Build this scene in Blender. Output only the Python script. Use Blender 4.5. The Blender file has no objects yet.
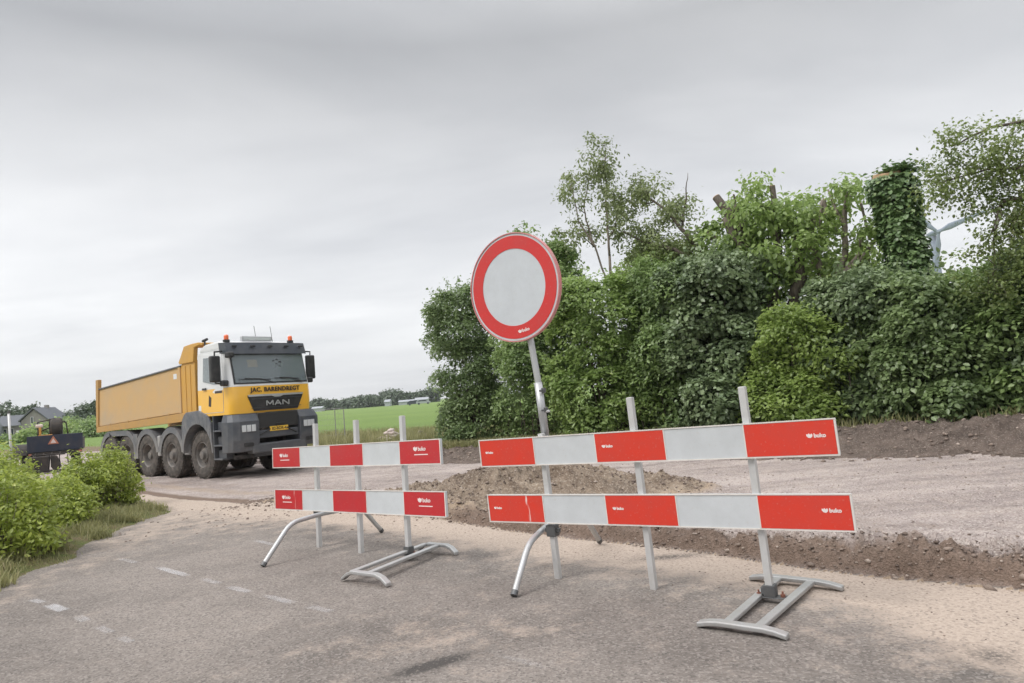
import bpy, math, random
import numpy as np
from mathutils import Vector, Matrix, Euler
R = math.radians
random.seed(7)
rng = np.random.default_rng(11)
scene = bpy.context.scene
C = scene.collection
CAM_H = 1.32
A = np.array([.799, -.602]); N = np.array([.602, .799])      # along the road / away across it

def W(s, n, z=0.0):
    return (A[0]*s + N[0]*n, A[1]*s + N[1]*n, z)

# ------------------------------------------------------------------ tagging
def tag(o, label=None, cat=None, group=None, kind=None):
    if label: o['label'] = label
    if cat: o['category'] = cat
    if group: o['group'] = group
    if kind: o['kind'] = kind
    return o

def empty(name, loc, rot=(0, 0, 0), label=None, cat=None, group=None):
    o = bpy.data.objects.new(name, None)
    o.empty_display_size = .1
    o.location = loc
    o.rotation_euler = rot
    C.objects.link(o)
    return tag(o, label, cat, group)

def copy_tree(o, parent=None):
    c = o.copy(); C.objects.link(c); c.parent = parent
    for ch in list(o.children): copy_tree(ch, c)
    return c

# ------------------------------------------------------------------ mesh builder
class MB:
    def __init__(s): s.v = []; s.f = []; s.m = []
    def add(s, vs, fs, m=0):
        o = len(s.v); s.v += [tuple(v) for v in vs]
        s.f += [tuple(i+o for i in f) for f in fs]; s.m += [m]*len(fs)
        return s
    def box(s, x0, x1, y0, y1, z0, z1, m=0, M=None):
        vs = [(x, y, z) for x in (x0, x1) for y in (y0, y1) for z in (z0, z1)]
        if M is not None: vs = [M @ Vector(v) for v in vs]
        return s.add(vs, [(0,1,3,2),(4,6,7,5),(0,4,5,1),(2,3,7,6),(0,2,6,4),(1,5,7,3)], m)
    def prism(s, prof, axis, a, b, m=0):
        """prof: 2-D polygon; axis 'y' -> (x,z) profile run along y, 'x' -> (y,z), 'z' -> (x,y)"""
        n = len(prof)
        def P(p, t):
            return (p[0], t, p[1]) if axis == 'y' else (t, p[0], p[1]) if axis == 'x' else (p[0], p[1], t)
        vs = [P(p, a) for p in prof] + [P(p, b) for p in prof]
        fs = [tuple(range(n))[::-1], tuple(range(n, 2*n))] + [(i, (i+1) % n, n+(i+1) % n, n+i) for i in range(n)]
        return s.add(vs, fs, m)
    def tube(s, pts, r, seg=8, m=0, cap=True):
        pts = [Vector(p) for p in pts]
        rs = r if isinstance(r, (list, tuple)) else [r]*len(pts)
        vs = []; fs = []; up = None
        for i, p in enumerate(pts):
            t = (pts[min(i+1, len(pts)-1)] - pts[max(i-1, 0)]).normalized()
            if up is None:
                up = Vector((0, 0, 1)) if abs(t.z) < .9 else Vector((1, 0, 0))
            u = (up - t*up.dot(t)).normalized(); w = t.cross(u); up = u
            for k in range(seg):
                an = 2*math.pi*k/seg
                vs.append(p + (u*math.cos(an) + w*math.sin(an))*rs[i])
        for i in range(len(pts)-1):
            for k in range(seg):
                k2 = (k+1) % seg
                fs.append((i*seg+k, i*seg+k2, (i+1)*seg+k2, (i+1)*seg+k))
        if cap:
            fs.append(tuple(range(seg))[::-1]); fs.append(tuple((len(pts)-1)*seg+k for k in range(seg)))
        return s.add(vs, fs, m)
    def lathe(s, prof, c, axis='y', seg=40, m=0):
        """prof: list of (offset along axis, radius) closed ring or open"""
        vs = []; n = len(prof)
        for k in range(seg):
            an = 2*math.pi*k/seg; ca, sa = math.cos(an), math.sin(an)
            for (t, r) in prof:
                if axis == 'y': vs.append((c[0]+r*ca, c[1]+t, c[2]+r*sa))
                elif axis == 'x': vs.append((c[0]+t, c[1]+r*ca, c[2]+r*sa))
                else: vs.append((c[0]+r*ca, c[1]+r*sa, c[2]+t))
        fs = [(k*n+i, k*n+i+1, ((k+1) % seg)*n+i+1, ((k+1) % seg)*n+i) for k in range(seg) for i in range(n-1)]
        return s.add(vs, fs, m)
    def build(s, name, mats, parent=None, bevel=0, smooth=False, label=None, seg=2):
        me = bpy.data.meshes.new(name)
        me.from_pydata(s.v, [], s.f)
        if not isinstance(mats, (list, tuple)): mats = [mats]
        for mt in mats: me.materials.append(mt)
        if len(mats) > 1: me.polygons.foreach_set('material_index', s.m)
        if smooth: me.polygons.foreach_set('use_smooth', [True]*len(me.polygons))
        me.validate(); me.update()
        o = bpy.data.objects.new(name, me); C.objects.link(o)
        import bmesh
        bm = bmesh.new(); bm.from_mesh(me); bmesh.ops.recalc_face_normals(bm, faces=bm.faces); bm.to_mesh(me); bm.free()
        if parent is not None: o.parent = parent
        if bevel:
            b = o.modifiers.new('bevel', 'BEVEL'); b.width = bevel; b.segments = seg; b.limit_method = 'ANGLE'; b.angle_limit = R(35)
        if label: o['label'] = label
        return o

def text(name, body, size, mat, parent, M, extrude=.0015, sx=1.0, bold=0.0, align='LEFT', space=1.0):
    cu = bpy.data.curves.new(name, 'FONT'); cu.body = body; cu.size = size
    cu.extrude = extrude; cu.offset = bold; cu.align_x = align; cu.materials.append(mat)
    cu.resolution_u = 3
    cu.space_character = space
    tmp = bpy.data.objects.new(name, cu); C.objects.link(tmp)
    dg = bpy.context.evaluated_depsgraph_get(); me = bpy.data.meshes.new_from_object(tmp.evaluated_get(dg))
    bpy.data.objects.remove(tmp); me.name = name
    o = bpy.data.objects.new(name, me); C.objects.link(o); o.parent = parent
    o.matrix_local = M @ Matrix.Diagonal((sx, 1, 1, 1))
    return o

# ------------------------------------------------------------------ noise for terrain
_perm = rng.random((256, 256))
def vnoise(x, y):
    xi = np.floor(x).astype(int); yi = np.floor(y).astype(int)
    fx = x-xi; fy = y-yi; fx = fx*fx*(3-2*fx); fy = fy*fy*(3-2*fy)
    g = lambda a, b: _perm[a & 255, b & 255]
    return (g(xi, yi)*(1-fx)+g(xi+1, yi)*fx)*(1-fy) + (g(xi, yi+1)*(1-fx)+g(xi+1, yi+1)*fx)*fy
def fbm(x, y, sc, octv=4, gain=.5):
    v = 0; a = 1; t = 0
    for i in range(octv):
        v = v + a*(vnoise(x*sc+17.3*i, y*sc-9.1*i)-.5); t += a*.5; a *= gain; sc *= 2.03
    return v/t
def sst(a, b, x):
    t = np.clip((x-a)/(b-a), 0, 1); return t*t*(3-2*t)

ES = [-40, -14, -11.3, -8, -5.45, -3.5, -2.16, -1.07, 0, 3, 12]
EN = [6.0, 6.0, 5.72, 5.6, 5.45, 5.17, 5.02, 4.80, 4.76, 4.7, 4.6]
VY = [-30, 3.5, 5.1, 5.85, 6.9, 7.85, 8.8, 9.9, 10.6, 11.3, 12]
VX = [-4.2, -4.0, -4.35, -4.5, -4.66, -4.88, -5.1, -5.15, -5.5, -6.2, -9.5]
MOUNDS = [(-1.25, 8.75, .20, .42, .42), (-.75, 8.55, .22, .45, .5), (-.2, 8.45, .30, .45, .5), (.35, 8.35, .32, .5, .55),
          (-2.6, 9.35, .10, .55, .28), (-1.9, 9.0, .12, .45, .3), (-3.6, 9.75, .06, .5, .2), (.85, 8.35, .26, .45, .5), (1.5, 8.35, .20, .35, .35), (1.9, 8.2, .10, .3, .3), (-.3, 7.95, .16, .8, .45)]

def zones(x, y):
    s = A[0]*x+A[1]*y; n = N[0]*x+N[1]*y
    ne = np.interp(s, ES, EN) + .07*fbm(x, y, 1.1, 3) + .03*fbm(x, y, 6, 2)
    vb = np.interp(y, VY, VX) + .22*fbm(x, y, 1.4, 4)
    verge = (x < vb) & (n < 6.5+.2*fbm(x, y, 1, 3)) & (s > -60)
    return s, n, ne, vb, verge

def height(x, y, full=False):
    s, n, ne, vb, verge = zones(x, y)
    d = n-ne
    z = .006*fbm(x, y, .8, 3) + .0015*fbm(x, y, 14, 2)
    hs = np.interp(s, [-16, -11, -9, -7, -5, -2.5, 0, 4], [0, .0, .03, .06, .075, .10, .14, .15])
    rough = fbm(x, y, 3.0, 5, .6)
    clod = fbm(x, y, 9, 4, .65)
    step = sst(-.01, .07+.03*rough, d)
    crest = np.exp(-((d-.28)/.25)**2)
    far = sst(.5, 1.6, d)
    on = sst(0, .05, d)
    z = z + step*hs*(1-.55*far) + on*hs/.14*(.035*crest*(1+rough) + .085*rough*np.exp(-(d/.8)**2) + .11*clod*np.exp(-((d-.15)/.6)**2))
    road = sst(.0, .5, d)*(1-sst(9.9, 10.3, n))
    z = z + road*(.024*fbm(x, y, 1.7, 4) + .022*clod - .022*np.exp(-((n-7.3)/.22)**2) - .022*np.exp(-((n-9.1)/.22)**2) + .012*fbm(s*.35, n*2.2, 1.0, 4))
    bh = np.interp(s, [-22, -14, -12, -6, 0, 6], [0, .06, .14, .26, .36, .36])
    bank = sst(10.1, 11.2, n+.25*fbm(x, y, .9, 3))
    off = np.interp(s, [-22, -14], [0, 1])
    z = z + bank*bh*(1-.6*sst(13, 17, n)) + off*bank*(1-sst(11.6, 12.2, n))*(.13*fbm(x, y, 1.9, 4, .6)+.09*clod)
    z = z + .05*bank*fbm(x, y, .6, 4)*sst(12, 14, n)
    for (mx, my, mh, sx, sy) in MOUNDS:
        g = np.exp(-(((x-mx)/sx)**2+((y-my)/sy)**2))
        z = z + mh*.80*g*(1+.7*fbm(x+mx, y, 2.6, 4, .6)) + .045*g*clod
    vz = sst(0, .35, vb-x)*verge
    z = np.where(verge, z*.3 + .05*vz + .03*vz*fbm(x, y, 2.2, 4), z)
    if full: return z, s, n, ne, vb, verge, d
    return z
def hz(x, y): return float(height(np.array([x]), np.array([y]))[0])

# ------------------------------------------------------------------ materials
def newmat(name):
    m = bpy.data.materials.new(name); m.use_nodes = True
    nt = m.node_tree; b = nt.nodes['Principled BSDF']
    return m, nt, b
def nd(nt, typ, **kw):
    n = nt.nodes.new(typ)
    for k, v in kw.items():
        if k.startswith('i_'):
            key = k[2:]
            n.inputs[int(key) if key.isdigit() else key].default_value = v
        else: setattr(n, k, v)
    return n
def noise(nt, vec, scale, detail=4, rough=.55, dist=0):
    n = nd(nt, 'ShaderNodeTexNoise'); n.inputs['Scale'].default_value = scale
    n.inputs['Detail'].default_value = detail; n.inputs['Roughness'].default_value = rough
    n.inputs['Distortion'].default_value = dist
    nt.links.new(vec, n.inputs['Vector']); return n.outputs['Fac']
def ramp(nt, fac, p0, p1, c0=(0, 0, 0, 1), c1=(1, 1, 1, 1)):
    if p1 > 1: fac = mul(nt, fac, .4); p0 *= .4; p1 *= .4
    r = nd(nt, 'ShaderNodeValToRGB'); e = r.color_ramp.elements
    e[0].position = p0; e[1].position = p1; e[0].color = c0; e[1].color = c1
    nt.links.new(fac, r.inputs['Fac']); return r.outputs['Color']
def mix(nt, fac, a, b, mode='MIX'):
    m = nd(nt, 'ShaderNodeMix', data_type='RGBA', blend_type=mode)
    for sock, v in ((m.inputs[0], fac), (m.inputs[6], a), (m.inputs[7], b)):
        if isinstance(v, (int, float)): sock.default_value = v
        elif isinstance(v, tuple): sock.default_value = v if len(v) == 4 else v+(1,)
        else: nt.links.new(v, sock)
    return m.outputs[2]
def mul(nt, a, b, op='MULTIPLY'):
    m = nd(nt, 'ShaderNodeMath', operation=op)
    for sock, v in ((m.inputs[0], a), (m.inputs[1], b)):
        if isinstance(v, (int, float)): sock.default_value = v
        else: nt.links.new(v, sock)
    return m.outputs[0]
def bump(nt, h, strength, dist, b, prev=None):
    n = nd(nt, 'ShaderNodeBump'); n.inputs['Strength'].default_value = strength; n.inputs['Distance'].default_value = dist
    nt.links.new(h, n.inputs['Height'])
    if prev is not None: nt.links.new(prev, n.inputs['Normal'])
    if b is not None: nt.links.new(n.outputs[0], b.inputs['Normal'])
    return n.outputs[0]

def paint(name, col, rough=.45, metal=0, dirt=.25, dirtcol=(.25, .21, .17), scale=6, coat=0, bmp=0.1, lowdirt=None, spec=.5):
    m, nt, b = newmat(name)
    tc = nd(nt, 'ShaderNodeTexCoord').outputs['Object']
    f = noise(nt, tc, scale, 6, .65)
    f2 = noise(nt, tc, scale*7, 4, .6)
    dm = ramp(nt, f, .45, .75)
    amt = mul(nt, dm, dirt)
    amt = mul(nt, amt, mul(nt, f2, dirt*.3), 'ADD')
    if lowdirt:
        sep = nd(nt, 'ShaderNodeSeparateXYZ'); nt.links.new(tc, sep.inputs[0])
        mr = nd(nt, 'ShaderNodeMapRange'); nt.links.new(sep.outputs[2], mr.inputs[0])
        mr.inputs[1].default_value = lowdirt[0]; mr.inputs[2].default_value = lowdirt[1]
        mr.inputs[3].default_value = lowdirt[2]; mr.inputs[4].default_value = 0
        amt = mul(nt, amt, mul(nt, mr.outputs[0], mul(nt, f2, .6, 'ADD')), 'ADD')
    col2 = mix(nt, amt, col, dirtcol)
    nt.links.new(col2, b.inputs['Base Color'])
    r = nd(nt, 'ShaderNodeMapRange'); nt.links.new(f2, r.inputs[0]); r.inputs[3].default_value = rough-.08; r.inputs[4].default_value = rough+.15
    nt.links.new(r.outputs[0], b.inputs['Roughness'])
    b.inputs['Metallic'].default_value = metal
    b.inputs['Specular IOR Level'].default_value = spec
    if coat: b.inputs['Coat Weight'].default_value = coat; b.inputs['Coat Roughness'].default_value = .15
    if bmp: bump(nt, f2, bmp, .004, b)
    return m

def sheeting(name, col, scr=.5):
    """retroreflective sheeting with smudges, edge wear and vertical scuffs"""
    m, nt, b = newmat(name)
    tc = nd(nt, 'ShaderNodeTexCoord').outputs['Object']
    mp = nd(nt, 'ShaderNodeMapping'); mp.inputs['Scale'].default_value = (22, 22, 2.2); nt.links.new(tc, mp.inputs[0])
    sc = noise(nt, mp.outputs[0], 1.0, 3, .6, .4)
    sm = ramp(nt, sc, .655, .70)
    ms = noise(nt, tc, 1.7, 3)
    sm = mul(nt, mul(nt, sm, ramp(nt, ms, .50, .58)), scr)
    f = noise(nt, tc, 5, 6, .7); f2 = noise(nt, tc, 60, 4)
    col1 = mix(nt, mul(nt, ramp(nt, f, .40, .75), .38), col, tuple(c*.6+.05 for c in col))
    col1 = mix(nt, mul(nt, ramp(nt, f2, .60, .72), .2), col1, (.45, .40, .34))
    col1 = mix(nt, sm, col1, (.8, .76, .72))
    nt.links.new(col1, b.inputs['Base Color'])
    b.inputs['Roughness'].default_value = .42
    b.inputs['Coat Weight'].default_value = .15
    v = nd(nt, 'ShaderNodeTexVoronoi'); v.inputs['Scale'].default_value = 260; nt.links.new(tc, v.inputs['Vector'])
    bump(nt, v.outputs['Distance'], .08, .002, b)
    return m

def leafmat(name, c_dark, c_light, c_tip=None, transl=.35, rough=.40, sheen=.6):
    m, nt, b = newmat(name)
    at = nd(nt, 'ShaderNodeAttribute', attribute_name='tint').outputs['Fac']
    tc = nd(nt, 'ShaderNodeTexCoord').outputs['Object']
    f = ramp(nt, noise(nt, tc, 1.7, 3), .38, .62)
    fac = mul(nt, mul(nt, at, .6), mul(nt, f, .5), 'ADD')
    col = mix(nt, fac, c_dark, c_light)
    if c_tip is not None:
        col = mix(nt, mul(nt, ramp(nt, at, .90, .98), .8), col, c_tip)
    nt.links.new(col, b.inputs['Base Color'])
    b.inputs['Roughness'].default_value = rough
    b.inputs['Specular IOR Level'].default_value = sheen
    tr = nd(nt, 'ShaderNodeBsdfTranslucent')
    nt.links.new(mix(nt, .5, col, tuple(min(1, c*1.6) for c in c_light)), tr.inputs['Color'])
    ms = nd(nt, 'ShaderNodeMixShader'); ms.inputs[0].default_value = transl
    nt.links.new(b.outputs[0], ms.inputs[1]); nt.links.new(tr.outputs[0], ms.inputs[2])
    nt.links.new(ms.outputs[0], nt.nodes['Material Output'].inputs['Surface'])
    return m

def barkmat(name, c0, c1, scale=6):
    m, nt, b = newmat(name)
    tc = nd(nt, 'ShaderNodeTexCoord').outputs['Object']
    mp = nd(nt, 'ShaderNodeMapping'); mp.inputs['Scale'].default_value = (1, 1, .25); nt.links.new(tc, mp.inputs[0])
    f = noise(nt, mp.outputs[0], scale*3, 6, .65)
    nt.links.new(mix(nt, ramp(nt, f, .35, .7), c0, c1), b.inputs['Base Color'])
    b.inputs['Roughness'].default_value = .9
    bump(nt, f, .8, .03, b)
    return m

M = {}
M['galv'] = paint('galvanised_steel', (.50, .51, .52), .42, .55, .35, (.36, .34, .31), 14, lowdirt=(0, .35, .5))
M['alu'] = paint('weathered_aluminium', (.60, .60, .60), .45, .35, .3, (.42, .40, .36), 10, lowdirt=(0, .3, .45))
M['clamp'] = paint('dark_clamp_steel', (.12, .125, .13), .5, .6, .4, (.22, .2, .18), 20)
M['rust'] = paint('rusty_bolt', (.22, .09, .06), .8, .2, .4, (.1, .06, .05), 30)
M['pwhite'] = sheeting('white_sheeting', (.575, .60, .62), .0)
M['pred'] = sheeting('red_sheeting', (.66, .040, .020), .8)
M['pred2'] = sheeting('darker_red_sheeting', (.50, .018, .026), .35)
M['edge'] = paint('pale_plank_edge', (.72, .68, .64), .5, 0, .3, (.4, .36, .3), 12)
M['decal'] = paint('white_decal', (.80, .74, .72), .5, 0, .3, (.6, .3, .28), 40)
M['signface'] = sheeting('sign_white', (.565, .595, .63), .0)
M['signred'] = sheeting('sign_red', (.60, .026, .024), .12)

def ground_material(name, kind):
    m, nt, b = newmat(name)
    g = nd(nt, 'ShaderNodeNewGeometry').outputs['Position']
    sand = nd(nt, 'ShaderNodeAttribute', attribute_name='sand').outputs['Fac']
    dark = nd(nt, 'ShaderNodeAttribute', attribute_name='dark').outputs['Fac']
    big = noise(nt, g, .55, 5, .6); mid = noise(nt, g, 4, 6, .7); fine = noise(nt, g, 45, 5, .7)
    grit = noise(nt, g, 140, 3, .8)
    vor = nd(nt, 'ShaderNodeTexVoronoi'); vor.inputs['Scale'].default_value = 85; nt.links.new(g, vor.inputs['Vector'])
    vcol = nd(nt, 'ShaderNodeSeparateColor'); nt.links.new(vor.outputs['Color'], vcol.inputs[0])
    b.inputs['Roughness'].default_value = .92
    b.inputs['Specular IOR Level'].default_value = .25
    SAND = (.49, .405, .34); SOIL = (.135, .100, .078)
    if kind == 'asphalt':
        col = mix(nt, ramp(nt, big, .36, .60), (.130, .115, .104), (.235, .207, .186))
        col = mix(nt, mul(nt, ramp(nt, vcol.outputs[0], .5, .9), .42), col, (.36, .325, .30))
        col = mix(nt, mul(nt, ramp(nt, vcol.outputs[1], .70, .95), .6), col, (.075, .068, .064))
        col = mix(nt, mul(nt, ramp(nt, mid, .52, .72), .35), col, (.30, .26, .23))
        e = mul(nt, mul(nt, sand, 1.25), mul(nt, mul(nt, mid, 1.4), mul(nt, fine, .8), 'ADD'), 'ADD')
        sandc = mix(nt, ramp(nt, fine, .35, .7), SAND, (.34, .275, .225))
        col = mix(nt, mul(nt, ramp(nt, e, 1.30, 1.78), .9), col, sandc)
        col = mix(nt, mul(nt, ramp(nt, vcol.outputs[2], .80, .97), .5), col, (.13, .11, .10))
        col = mix(nt, mul(nt, dark, ramp(nt, fine, .30, .55)), col, (.07, .064, .06))
        hgt = mul(nt, mul(nt, vor.outputs['Distance'], .6), mul(nt, grit, .5), 'ADD')
        n1 = bump(nt, hgt, .55, .008, None); bump(nt, mid, .25, .02, b, n1)
    elif kind == 'rubble':
        mp = nd(nt, 'ShaderNodeMapping'); mp.inputs['Rotation'].default_value = (0, 0, R(37)); mp.inputs['Scale'].default_value = (.35, 2.2, 1)
        nt.links.new(g, mp.inputs[0])
        streak = noise(nt, mp.outputs[0], .8, 7, .62, .6)
        col = mix(nt, ramp(nt, streak, .38, .62), (.43, .37, .345), (.25, .21, .198))
        col = mix(nt, mul(nt, ramp(nt, mid, .45, .68), .45), col, (.46, .385, .33))
        col = mix(nt, mul(nt, ramp(nt, vcol.outputs[0], .72, .95), .7), col, (.50, .45, .41))
        col = mix(nt, mul(nt, ramp(nt, vcol.outputs[2], .70, .95), .6), col, (.13, .10, .09))
        e = mul(nt, dark, mul(nt, mid, .5), 'ADD')
        soil = mix(nt, ramp(nt, fine, .35, .7), SOIL, (.24, .175, .14))
        col = mix(nt, ramp(nt, e, .45, .95), col, soil)
        e2 = mul(nt, sand, mul(nt, mid, .6), 'ADD')
        sandc = mix(nt, ramp(nt, fine, .3, .7), (.42, .33, .245), (.25, .19, .14))
        col = mix(nt, ramp(nt, e2, .6, 1.1), col, sandc)
        hgt = mul(nt, mul(nt, vor.outputs['Distance'], .6), mul(nt, fine, .8), 'ADD')
        n1 = bump(nt, hgt, .8, .015, None); bump(nt, mid, .5, .04, b, n1)
    elif kind == 'soil':
        col = mix(nt, ramp(nt, mid, .35, .7), (.10, .078, .066), (.205, .160, .135))
        col = mix(nt, mul(nt, ramp(nt, vcol.outputs[0], .8, .97), .6), col, (.34, .29, .25))
        col = mix(nt, mul(nt, ramp(nt, big, .5, .65), mul(nt, sand, .6)), col, (.32, .25, .20))
        n1 = bump(nt, fine, .9, .03, None); bump(nt, mid, .9, .09, b, n1)
    elif kind == 'mound':
        col = mix(nt, ramp(nt, mid, .35, .65), (.17, .125, .092), (.37, .295, .225))
        col = mix(nt, mul(nt, ramp(nt, noise(nt, g, 1.9, 3), .48, .6), .6), col, (.15, .115, .088))
        col = mix(nt, mul(nt, ramp(nt, vcol.outputs[0], .75, .95), .6), col, (.50, .43, .36))
        n1 = bump(nt, fine, .9, .03, None); bump(nt, mid, .8, .08, b, n1)
    elif kind == 'verge':
        col = mix(nt, ramp(nt, fine, .35, .65), (.10, .085, .045), (.20, .155, .09))
        col = mix(nt, mul(nt, ramp(nt, mid, .40, .6), .8), col, (.085, .12, .03))
        bump(nt, fine, .8, .03, b)
    elif kind == 'field':
        big2 = noise(nt, g, .06, 5, .6)
        col = mix(nt, ramp(nt, big2, .35, .65), (.140, .225, .055), (.195, .285, .07))
        col = mix(nt, ramp(nt, mid, .3, .75), col, (.15, .21, .065))
        col = mix(nt, ramp(nt, mul(nt, dark, mul(nt, noise(nt, g, .9, 5), .8), 'ADD'), .75, 1.15), col, (.20, .16, .10))
        n1 = bump(nt, fine, .8, .05, None); bump(nt, mid, .8, .12, b, n1)
    nt.links.new(col, b.inputs['Base Color'])
    return m
for k in ('asphalt', 'rubble', 'soil', 'mound', 'verge', 'field'): M[k] = ground_material('ground_'+k, k)

# ------------------------------------------------------------------ the ground
def build_ground():
    rs = np.concatenate([np.geomspace(.5, 2.2, 60, endpoint=False), np.geomspace(2.2, 17, 620, endpoint=False),
                         np.geomspace(17, 60, 150, endpoint=False), np.geomspace(60, 2600, 70)])
    an = np.concatenate([np.linspace(-48, 48, 800), np.linspace(48, 312, 170)[1:-1]])
    an = np.radians(an); nr, na = len(rs), len(an)
    RR, AA = np.meshgrid(rs, an, indexing='ij')
    x = RR*np.sin(AA); y = RR*np.cos(AA)
    z, s, n, ne, vb, verge, d = height(x, y, True)
    z = np.where(RR > 60, z*np.clip(1-(RR-60)/60, 0, 1), z)
    z = z + 0*x
    co = np.stack([x, y, z], -1).reshape(-1, 3)
    # attributes
    strip = np.exp(-(np.clip(-d-.15, 0, None)/.34)**2)
    strip = strip*np.interp(s, [-14, -9, -6, -4, 2], [.35, .5, .75, .8, .85]) + .35*np.exp(-(np.clip(-d, 0, None)/1.1)**2)
    strip += .75*np.exp(-(((x-2.3)/.42)**2+((y-3.3)/.75)**2)) + .25*np.exp(-(((x+.6)/.8)**2+((y-3.9)/.5)**2))
    strip += .22*np.exp(-(((x+4.0)/1.1)**2+((y-8.6)/1.6)**2)) + .35*sst(-.6, .0, x-vb-.5)*np.exp(-((x-vb)/.5)**2)
    sand_r = np.exp(-((d-.75)/.3)**2)*.55*np.interp(s, [-9, -2, 0, 3], [1, 1, .4, .1]) + .25*sst(1.0, 1.6, s)
    moundw = sum(np.exp(-(((x-m[0])/(m[3]*1.3))**2+((y-m[1])/(m[4]*1.3))**2)) for m in MOUNDS)
    sand_r = sand_r + np.clip(moundw, 0, 1)*1.1
    sand = np.where(d < 0, strip, sand_r)
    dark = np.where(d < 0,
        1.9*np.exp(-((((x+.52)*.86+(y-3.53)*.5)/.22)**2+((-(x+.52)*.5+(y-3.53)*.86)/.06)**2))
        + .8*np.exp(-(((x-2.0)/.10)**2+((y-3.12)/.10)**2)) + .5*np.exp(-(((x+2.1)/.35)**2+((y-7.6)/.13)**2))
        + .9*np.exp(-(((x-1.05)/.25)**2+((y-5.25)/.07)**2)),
        .95*np.exp(-((d-.10)/.14)**2) + .42*np.exp(-((d-1.25)/.30)**2)*np.interp(s, [-9, -3, 0], [.6, 1, .5])
        + .30*np.clip(fbm(x, y, 1.2, 4), 0, 1))
    bs = np.clip(1-(n-17)/4, 0, 1)*(n > 15)
    dark = np.where(n > 15, bs, dark)
    # zones per face
    j = np.arange(na)
    i0 = np.arange(nr-1)
    I, J = np.meshgrid(i0, j, indexing='ij'); J2 = (J+1) % na
    quad = np.stack([I*na+J, (I+1)*na+J, (I+1)*na+J2, I*na+J2], -1).reshape(-1, 4)
    fx = co[quad, 0].mean(1); fy = co[quad, 1].mean(1)
    fs, fn, fne, fvb, fv = zones(fx, fy)
    fm = sum(m[2]*np.exp(-(((fx-m[0])/m[3])**2+((fy-m[1])/m[4])**2)) for m in MOUNDS)
    zone = np.full(len(quad), 1)
    zone[(fn-fne) < 0] = 0
    zone[(fn > 10.25+.25*fbm(fx, fy, 1.3, 3)) & (fs > -17)] = 2
    zone[(fn > 16.5)] = 5
    zone[(fm > .05) & (fn-fne > .25)] = 3
    zone[fv] = 4
    zone[(fn < 2) & (fs < -12) & (fs > -300)] = 4
    zone[(fn < -20)] = 5
    zone[(fs < -60) & (fn > 11)] = 5
    names = {0: ('asphalt_road', 'asphalt'), 1: ('excavated_road', 'rubble'), 2: ('soil_bank', 'soil'), 3: ('dirt_mound', 'mound'),
             4: ('grass_verge', 'verge'), 5: ('green_field', 'field')}
    for k, (nm, mk) in names.items():
        q = quad[zone == k]
        if not len(q): continue
        used, inv = np.unique(q, return_inverse=True); q2 = inv.reshape(q.shape)
        me = bpy.data.meshes.new(nm)
        me.vertices.add(len(used)); me.vertices.foreach_set('co', co[used].astype(np.float32).ravel())
        me.loops.add(q2.size); me.loops.foreach_set('vertex_index', q2[:, ::-1].astype(np.int32).ravel())
        me.polygons.add(len(q2)); me.polygons.foreach_set('loop_start', np.arange(0, q2.size, 4, dtype=np.int32))
        me.polygons.foreach_set('use_smooth', np.ones(len(q2), bool))
        me.update(calc_edges=True)
        for an_, arr in (('sand', sand), ('dark', dark)):
            at = me.attributes.new(an_, 'FLOAT', 'POINT'); at.data.foreach_set('value', arr.ravel()[used].astype(np.float32))
        me.materials.append(M[mk])
        # normals up
        if me.polygons[0].normal.z < 0: me.flip_normals()
        o = bpy.data.objects.new(nm, me); C.objects.link(o); o['kind'] = 'structure'
build_ground()

# ------------------------------------------------------------------ faded paint marks on the road
def markmat():
    m, nt, b = newmat('faded_road_paint')
    g = nd(nt, 'ShaderNodeNewGeometry').outputs['Position']
    f = noise(nt, g, 38, 4, .8); f2 = noise(nt, g, 6, 3)
    at = nd(nt, 'ShaderNodeAttribute', attribute_name='wear').outputs['Fac']
    b.inputs['Base Color'].default_value = (.74, .74, .76, 1); b.inputs['Roughness'].default_value = .85
    a = mul(nt, mul(nt, f, mul(nt, f2, .5), 'ADD'), mul(nt, at, .55), 'ADD')
    a = mul(nt, ramp(nt, a, 1.0, 2.4), .66)
    tr = nd(nt, 'ShaderNodeBsdfTransparent'); ms = nd(nt, 'ShaderNodeMixShader')
    nt.links.new(a, ms.inputs[0]); nt.links.new(tr.outputs[0], ms.inputs[1]); nt.links.new(b.outputs[0], ms.inputs[2])
    nt.links.new(ms.outputs[0], nt.nodes['Material Output'].inputs['Surface'])
    return m
MK = markmat()
def mark(p, q, w, wear):
    p = np.array(p); q = np.array(q); d = q-p; L = np.hypot(*d); d = d/L; nn_ = np.array([-d[1], d[0]])
    k = max(3, int(L/.06)); vs = []; at = []
    for i in range(k+1):
        t = i/k
        for e, jn in ((-1, 0), (-.5, 1), (0, 1), (.5, 1), (1, 0)):
            c = p+d*L*t+nn_*w*.6*e
            vs.append((c[0], c[1], hz(c[0], c[1])+.005)); at.append(wear*jn*(min(1, 4*t, 4*(1-t))**.5))
    fs = [(i*5+j, i*5+j+1, (i+1)*5+j+1, (i+1)*5+j) for i in range(k) for j in range(4)]
    me = bpy.data.meshes.new('road_marking'); me.from_pydata(vs, [], fs)
    a = me.attributes.new('wear', 'FLOAT', 'POINT'); a.data.foreach_set('value', at); me.materials.append(MK)
    o = bpy.data.objects.new('road_marking', me); C.objects.link(o); o['kind'] = 'structure'
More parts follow.
